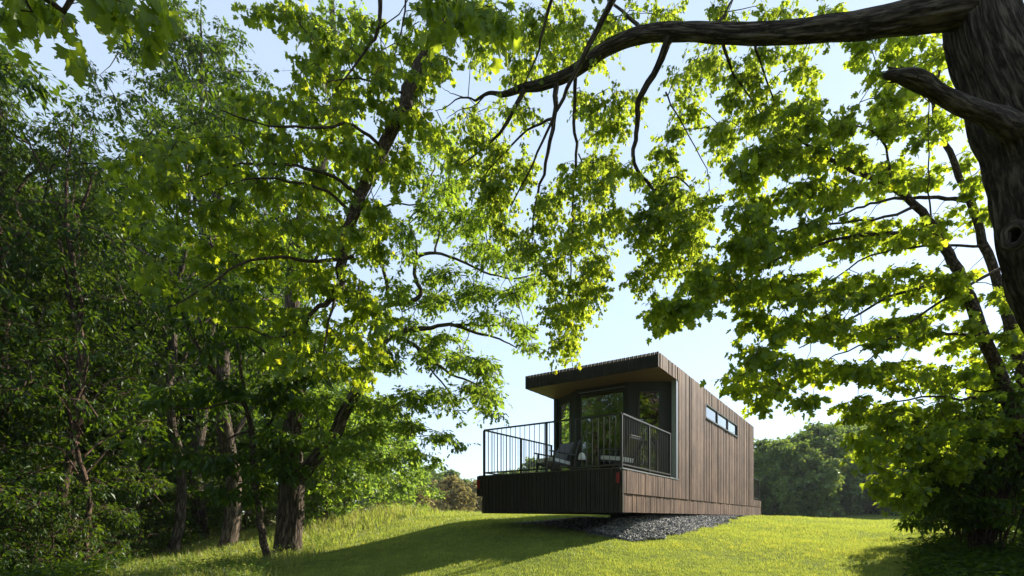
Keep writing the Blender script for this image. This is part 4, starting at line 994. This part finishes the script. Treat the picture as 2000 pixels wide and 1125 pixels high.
# bright young maples right of the oak
G_Y = "bright young trees behind the oak"
x, y = at(690, 19)
y1 = grown("young_maple_tree", (x, y, gz(x, y)-.1), 5.2, 1.9, 61, 'bright_leaf', 'bark', .05, 120, 7, 9, .13, T_MAPLE3, 0, .55, .07, label="bright green young maple in full sun behind the oak", group=G_Y, tint0=.6)
for (px, D, s_, lb) in ((640, 18, .95, "bright green young maple just right of the oak trunk"), (745, 23, 1.05, "bright green young maple beside the rough grass mound"), (610, 23, 1.2, "bright green young maple half hidden behind the oak trunk"), (785, 29, 1.0, "pale green young maple farthest right, next to the brownish bushes")):
    x, y = at(px, D); place(y1, x, y, None, s_, lb)

# shrubs
G_S = "undergrowth shrubs along the wood"
x, y = at(60, 10.8)
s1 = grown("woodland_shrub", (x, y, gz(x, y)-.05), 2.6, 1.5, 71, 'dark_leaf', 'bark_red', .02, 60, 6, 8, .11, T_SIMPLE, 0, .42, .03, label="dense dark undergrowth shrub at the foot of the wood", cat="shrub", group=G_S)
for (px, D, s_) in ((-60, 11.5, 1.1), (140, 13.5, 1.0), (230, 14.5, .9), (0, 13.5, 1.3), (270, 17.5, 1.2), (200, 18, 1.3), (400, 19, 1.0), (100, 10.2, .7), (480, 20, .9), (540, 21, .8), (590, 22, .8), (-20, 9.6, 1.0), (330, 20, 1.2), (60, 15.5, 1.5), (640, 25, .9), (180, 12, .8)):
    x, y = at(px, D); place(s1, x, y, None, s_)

# right-hand thicket of thin stems
def thicket(px, D, H, R_, seed, label, n_st=26, K=80, mat='dark_leaf', size=.11):
    x, y = at(px, D); b = np.array((x, y, gz(x, y) - .05))
    t = Tree("thicket_shrub", b, label, "shrub", "thickets at the right edge of the lawn", 'bark_red', seed); rg = t.rng
    mb = MB()
    for k in range(n_st):
        a = rg.uniform(0, 6.28); q = R_*rg.uniform(.3, 1)
        p0 = b + np.array((*rg.normal(0, .12, 2), 0)); p1 = b + np.array((q*math.cos(a), q*math.sin(a), H*rg.uniform(.55, 1)))
        m_ = (p0+p1)/2 + np.array((0, 0, .1*H)) + rg.normal(0, .05, 3)
        t.limb([p0, m_, p1], rg.uniform(.008, .016), .003, "stem", 5, sub=3, wob=0)
    C = np.array([b + np.array((R_*q*math.cos(a), R_*q*math.sin(a), H*h)) for q, a, h in zip(np.sqrt(rg.uniform(.02, 1.25, K)), rg.uniform(0, 6.28, K), rg.uniform(.16, 1.02, K)**.8)])
    t.clumps(C, rg.uniform(.16, .34, K), nt=6, nl=8, size=size, T=T_SIMPLE, tr=.0022, droop=.3, flat=.7)
    t.done(mat); return t.root
th1 = thicket(1925, 8.2, 2.5, 1.0, 81, "dark many-stemmed thicket at the right edge of the lawn, nearest the camera", 60, 210)
thicket(1875, 9.8, 2.2, .75, 82, "rounded thicket jutting left over the lawn below the maple leaves", 34, 150)
thicket(2040, 9.5, 3.6, 1.3, 83, "tall thicket against the right edge of the picture", 44, 220)
thicket(1990, 12.5, 4.0, 1.5, 84, "sunlit thicket seen between the dark stems at the right", 24, 110, 'bright_leaf', .13)

# distant tree line
G_F = "trees of the far treeline"
def far_tree(px, D, H, R_, seed, shape='round', mat='far_leaf', nm="far_tree", lb="hazy broadleaf tree in the far treeline across the field", grp=G_F, K=170, size=.30, cl=.95, tint0=.5):
    x, y = at(px, D)
    return grown(nm, (x, y, gz(x, y)-.1), H, R_, seed, mat, 'bark', .02, K, 8, 9, size, T_CLUMP if shape == 'round' else T_NARROW, 0, cl, .2, shape, lb, "tree", grp, .8, tint0)
f1 = far_tree(1500, 50, 8.0, 3.6, 91); f2 = far_tree(1590, 54, 9.6, 3.8, 92, tint0=.55); f3 = far_tree(1560, 47, 7.2, 3.2, 93)
f4 = far_tree(1620, 56, 10.3, 2.8, 94, 'cone', nm="far_conifer_tree", lb="hazy pointed conifer in the far treeline across the field", size=.5)
FR = []
for k in range(34):
    px = 1470 + k*22 + random.uniform(-8, 8); D = random.uniform(46, 64)
    if 1560 < px < 1760: D += 4
    hh = np.interp(px, [1470, 1530, 1600, 1700, 2200], [7.0, 8.8, 10.4, 10.4, 12.0])
    src = random.choice((f1, f2, f3, f4, f1, f2)); H0 = {f1: 8.0, f2: 9.6, f3: 7.2, f4: 10.3}[src]
    x, y = at(px, D); c = place(src, x, y, None, hh*D/52/H0*random.uniform(.85, 1.02))
    if px > 1760: c["label"] = "far tree hidden behind the maple leaves and thickets at the right"; c["group"] = "far trees behind the right-hand thickets"
for k in range(30):      # continuing behind the cabin and to the left
    px = 700 + k*27 + random.uniform(-10, 10); D = random.uniform(70, 92)
    hh = np.interp(px, [700, 850, 930, 1000, 1070, 1500], [6.0, 7.4, 6.2, 7.4, 9.6, 9])
    src = random.choice((f1, f2, f3, f1, f2)); H0 = {f1: 8.0, f2: 9.6, f3: 7.2}[src]
    x, y = at(px, D); c = place(src, x, y, None, hh*D/80/H0*random.uniform(.85, 1.05))
    c["label"], c["group"] = ("pale far tree on the skyline seen left of the cabin", "far trees left of the cabin") if px < 935 else (("pale far tree seen through the deck railing", "far trees behind the railing") if px < 1085 else ("far tree standing in line behind the cabin", "far trees behind the cabin"))
for k in range(16):
    x = -75 + random.uniform(-4, 4) + k*2.6; y = random.uniform(55, 75); place(random.choice((f1, f2)), x, y, None, random.uniform(1.2, 1.7), "tall far tree glimpsed through the wood on the left", "far trees behind the wood")
for k in range(14):
    x, y = random.uniform(48, 75), -10 + k*5.5; place(random.choice((f1, f2)), x, y, None, random.uniform(.7, .95), "tree on the field's edge out of the picture to the right", "trees off to the right")
far_tree(812, 42, 3.2, 1.7, 95, mat='cedar', nm="brown_bush", lb="rusty brown rounded bush at the top of the meadow", grp=None, K=70, size=.20, cl=.5)["category"] = "bush"
far_tree(882, 47, 4.1, 2.1, 96, mat='cedar', nm="olive_bush", lb="taller olive-brown bush right of the rusty brown one, nearest the cabin", grp=None, K=90, size=.22, cl=.6, tint0=.3)["category"] = "bush"

gb = [o for o in bpy.data.objects if o.name.startswith("olive_bush")][0]
for px, D, s_, lb in ((930, 58, 1.05, "small olive bush partly hidden behind the left end of the deck"), (845, 60, 1.1, "pale olive bush between and behind the brown bush and the taller one"), (772, 46, .75, "low olive bush at the far left end of the meadow bushes")):
    x, y = at(px, D); place(gb, x, y, None, s_, lb)

# ------------------------------------------------------------------ grass
def tuft_mesh(name, X, Y, H, W_, lean, mat, label, T_lo=0., T_hi=1., seg=1, cat=None, tv=0.0):
    n = len(X); Z = g(X, Y)
    a = rng.uniform(0, 6.28, n); b_ = rng.uniform(0, 6.28, n)
    side = np.stack([np.cos(a), np.sin(a), 0*a], -1)*W_[:, None]*.5
    tip = np.stack([np.cos(b_)*lean*H, np.sin(b_)*lean*H, H], -1)
    p = np.stack([X, Y, Z-.005], -1)
    if seg == 1:
        V = np.stack([p-side, p+side, p+tip], 1); Fc = np.array([(0, 1, 2)])
    else:
        md = np.stack([tip[:, 0]*.35, tip[:, 1]*.35, H*.62], -1)
        V = np.stack([p-side, p+side, p+md+side*.8, p+md-side*.8, p+tip*np.array((1, 1, .97))], 1); Fc = None
    k = V.shape[1]; base = (np.arange(n)*k)[:, None]
    tint = np.clip(rng.uniform(T_lo, T_hi, n)*.8 + .1 + tv, 0, 1)
    mb = MB()
    if seg == 1: mb.add(V.reshape(-1, 3), [base + np.array([[0, 1, 2]])], np.repeat(tint, k))
    else: mb.add(V.reshape(-1, 3), [base + np.array([[0, 1, 2, 3]]), base + np.array([[3, 2, 4]])], np.repeat(tint, k))
    return tag(mb.build(name, mat, kind="stuff", tint=True), label, cat)

def sample(n, D0, D1, pw=1.6, xr=1.12):
    u = rng.random(n); D = (D0**(1-pw) + u*(D1**(1-pw) - D0**(1-pw)))**(1/(1-pw))
    X = rng.uniform(-xr, xr, n)*(D*1.0 + 1.0); return X, D
# mown lawn
X, Y = sample(820000, 5.5, 30, 1.5)
k = (meadow(X, Y) + rng.uniform(-.3, .3, len(X)) < .5) & (brush(X, Y) + rng.uniform(-.4, .4, len(X)) < .55) & ~gravel_mask(X, Y)
s_, w_ = sw(X, Y); k &= ~((s_ > 1.1 + rng.uniform(-.5, .4, len(s_))) & (s_ < 16) & (w_ > .15) & (w_ < 3.4))
X, Y = X[k], Y[k]
pat = np.array([0.0]); pat = np.sin(X*1.7+np.sin(Y*2.3)*1.5)*np.sin(Y*1.9+np.cos(X*1.3)*1.4)
p2 = np.sin(X*9.1+2*np.sin(Y*7.3))*np.sin(Y*10.7+2*np.cos(X*8.2)); p3 = np.sin(X*3.7+1.7*np.sin(Y*4.1))*np.sin(Y*4.3+1.5*np.cos(X*3.1))
H = rng.uniform(.022, .056, len(X))*(1+.2*pat+.3*p2+.2*p3)*np.clip(Y/10, .9, 1.4)
tuft_mesh("lawn_grass", X, Y, H, rng.uniform(.005, .010, len(X))*np.clip(Y/8, 1, 2.2), rng.uniform(.1, .9, len(X)), M['grass'], "short mown green lawn grass on the slope in front of the cabin", cat="grass", tv=.16*p2+.14*p3+.1*pat)
# rough meadow grass
X, Y = sample(230000, 5.5, 34, 1.35)
k = (meadow(X, Y) + rng.uniform(-.3, .3, len(X)) > .5) & (forest(X, Y) + rng.uniform(-.25, .25, len(X)) < .6)
X, Y = X[k], Y[k]
md = np.clip(np.exp(-(((X+4.6)/2.4)**2 + ((Y-17.5)/2.6)**2)), 0, 1)
pat = .5 + .5*np.sin(X*2.3+np.sin(Y*1.7)*2)*np.sin(Y*1.6+np.cos(X*2.1))
H = rng.uniform(.07, .20, len(X))*(.7+.7*pat)*(1+1.3*md)
tuft_mesh("meadow_grass", X, Y, H, rng.uniform(.006, .012, len(X))*np.clip(Y/9, 1, 2.4), rng.uniform(.1, .7, len(X)), M['grass'], "longer unmown green grass at the edge of the wood", .3, 1., 2, cat="grass")
k = rng.random(len(X)) < .07 + .28*md
X2, Y2 = X[k], Y[k]
tuft_mesh("dry_seed_grass", X2, Y2, rng.uniform(.14, .34, len(X2))*(1+.9*md[k]), rng.uniform(.004, .008, len(X2))*np.clip(Y2/9, 1, 2.2), rng.uniform(.05, .4, len(X2)), M['straw'], "tall straw-coloured seeding grass stems in the rough meadow", 0, 1, 2, cat="grass")
# broad-leaved weeds
def weeds(name, X, Y, hmax, size, mat, label):
    n = len(X); m = 9; Z = g(X, Y)
    a = rng.uniform(0, 6.28, (n, m)); hh = rng.uniform(.2, 1, (n, m))*np.asarray(hmax)[:, None]
    r_ = rng.uniform(.02, .10, (n, m))
    pos = np.stack([X[:, None]+r_*np.cos(a), Y[:, None]+r_*np.sin(a), Z[:, None]+hh], -1)
    ax = np.stack([np.cos(a), np.sin(a), rng.uniform(-.3, .5, (n, m))], -1); nr = np.array((0, 0, 1.)) + rng.normal(0, .4, (n, m, 3))
    mb = MB(); fl = lambda q: q.reshape(-1, 3)
    leaves(mb, fl(pos), fl(ax), fl(nr), rng.uniform(.6, 1.3, n*m)*size, rng.uniform(0, 1, n*m), T_SIMPLE)
    base = np.stack([X, Y, Z-.01], -1); top = np.stack([X+rng.normal(0, .02, n), Y+rng.normal(0, .02, n), Z+hmax], -1)
    mb.segs(base, top, .003, .0015)
    tag(mb.build(name, mat, kind="stuff", tint=True), label, "weeds")
X, Y = sample(16000, 6, 30, 1.35); k = (meadow(X, Y) > .5) & (forest(X, Y) < .95) & (np.sin(X*1.9+Y*.6)*np.sin(Y*1.3-X*.4) > -.1); X, Y = X[k], Y[k]
weeds("meadow_weeds", X, Y, rng.uniform(.08, .30, len(X)), .06, M['weed'], "low leafy weeds among the rough grass on the left")
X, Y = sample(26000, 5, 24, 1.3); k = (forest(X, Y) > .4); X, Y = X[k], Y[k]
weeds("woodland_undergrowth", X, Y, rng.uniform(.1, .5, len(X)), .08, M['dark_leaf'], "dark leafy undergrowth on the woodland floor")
X, Y = sample(22000, 4.5, 14, 1.3); k = (brush(X, Y) + rng.uniform(-.2, .2, len(X)) > .4); X, Y = X[k], Y[k]
weeds("brush_undergrowth", X, Y, rng.uniform(.05, .35, len(X)), .085, M['dark_leaf'], "dark ground plants under the thickets on the right")
HAZE = 0.00035
if HAZE:
    mb = MB(); mb.box((-130, -110, -12), (130, 160, 34))
    m, t_, out = newmat("morning_haze")
    pv = N(t_, "ShaderNodeVolumePrincipled", i_Density=HAZE, i_Anisotropy=.2); pv.inputs["Color"].default_value = (.80,.88,1,1)
    t_.links.new(pv.outputs[0], out.inputs["Volume"])
    o = mb.build("haze", m, kind="stuff"); o["label"] = "thin blue air between the camera and the far trees"
tot = sum(len(o.data.polygons) for o in bpy.data.objects if o.type == 'MESH')
u = sum(len(m.polygons) for m in bpy.data.meshes)
import os
if os.environ.get("DBG"): print("faces unique", u, "objects", len(bpy.data.objects))
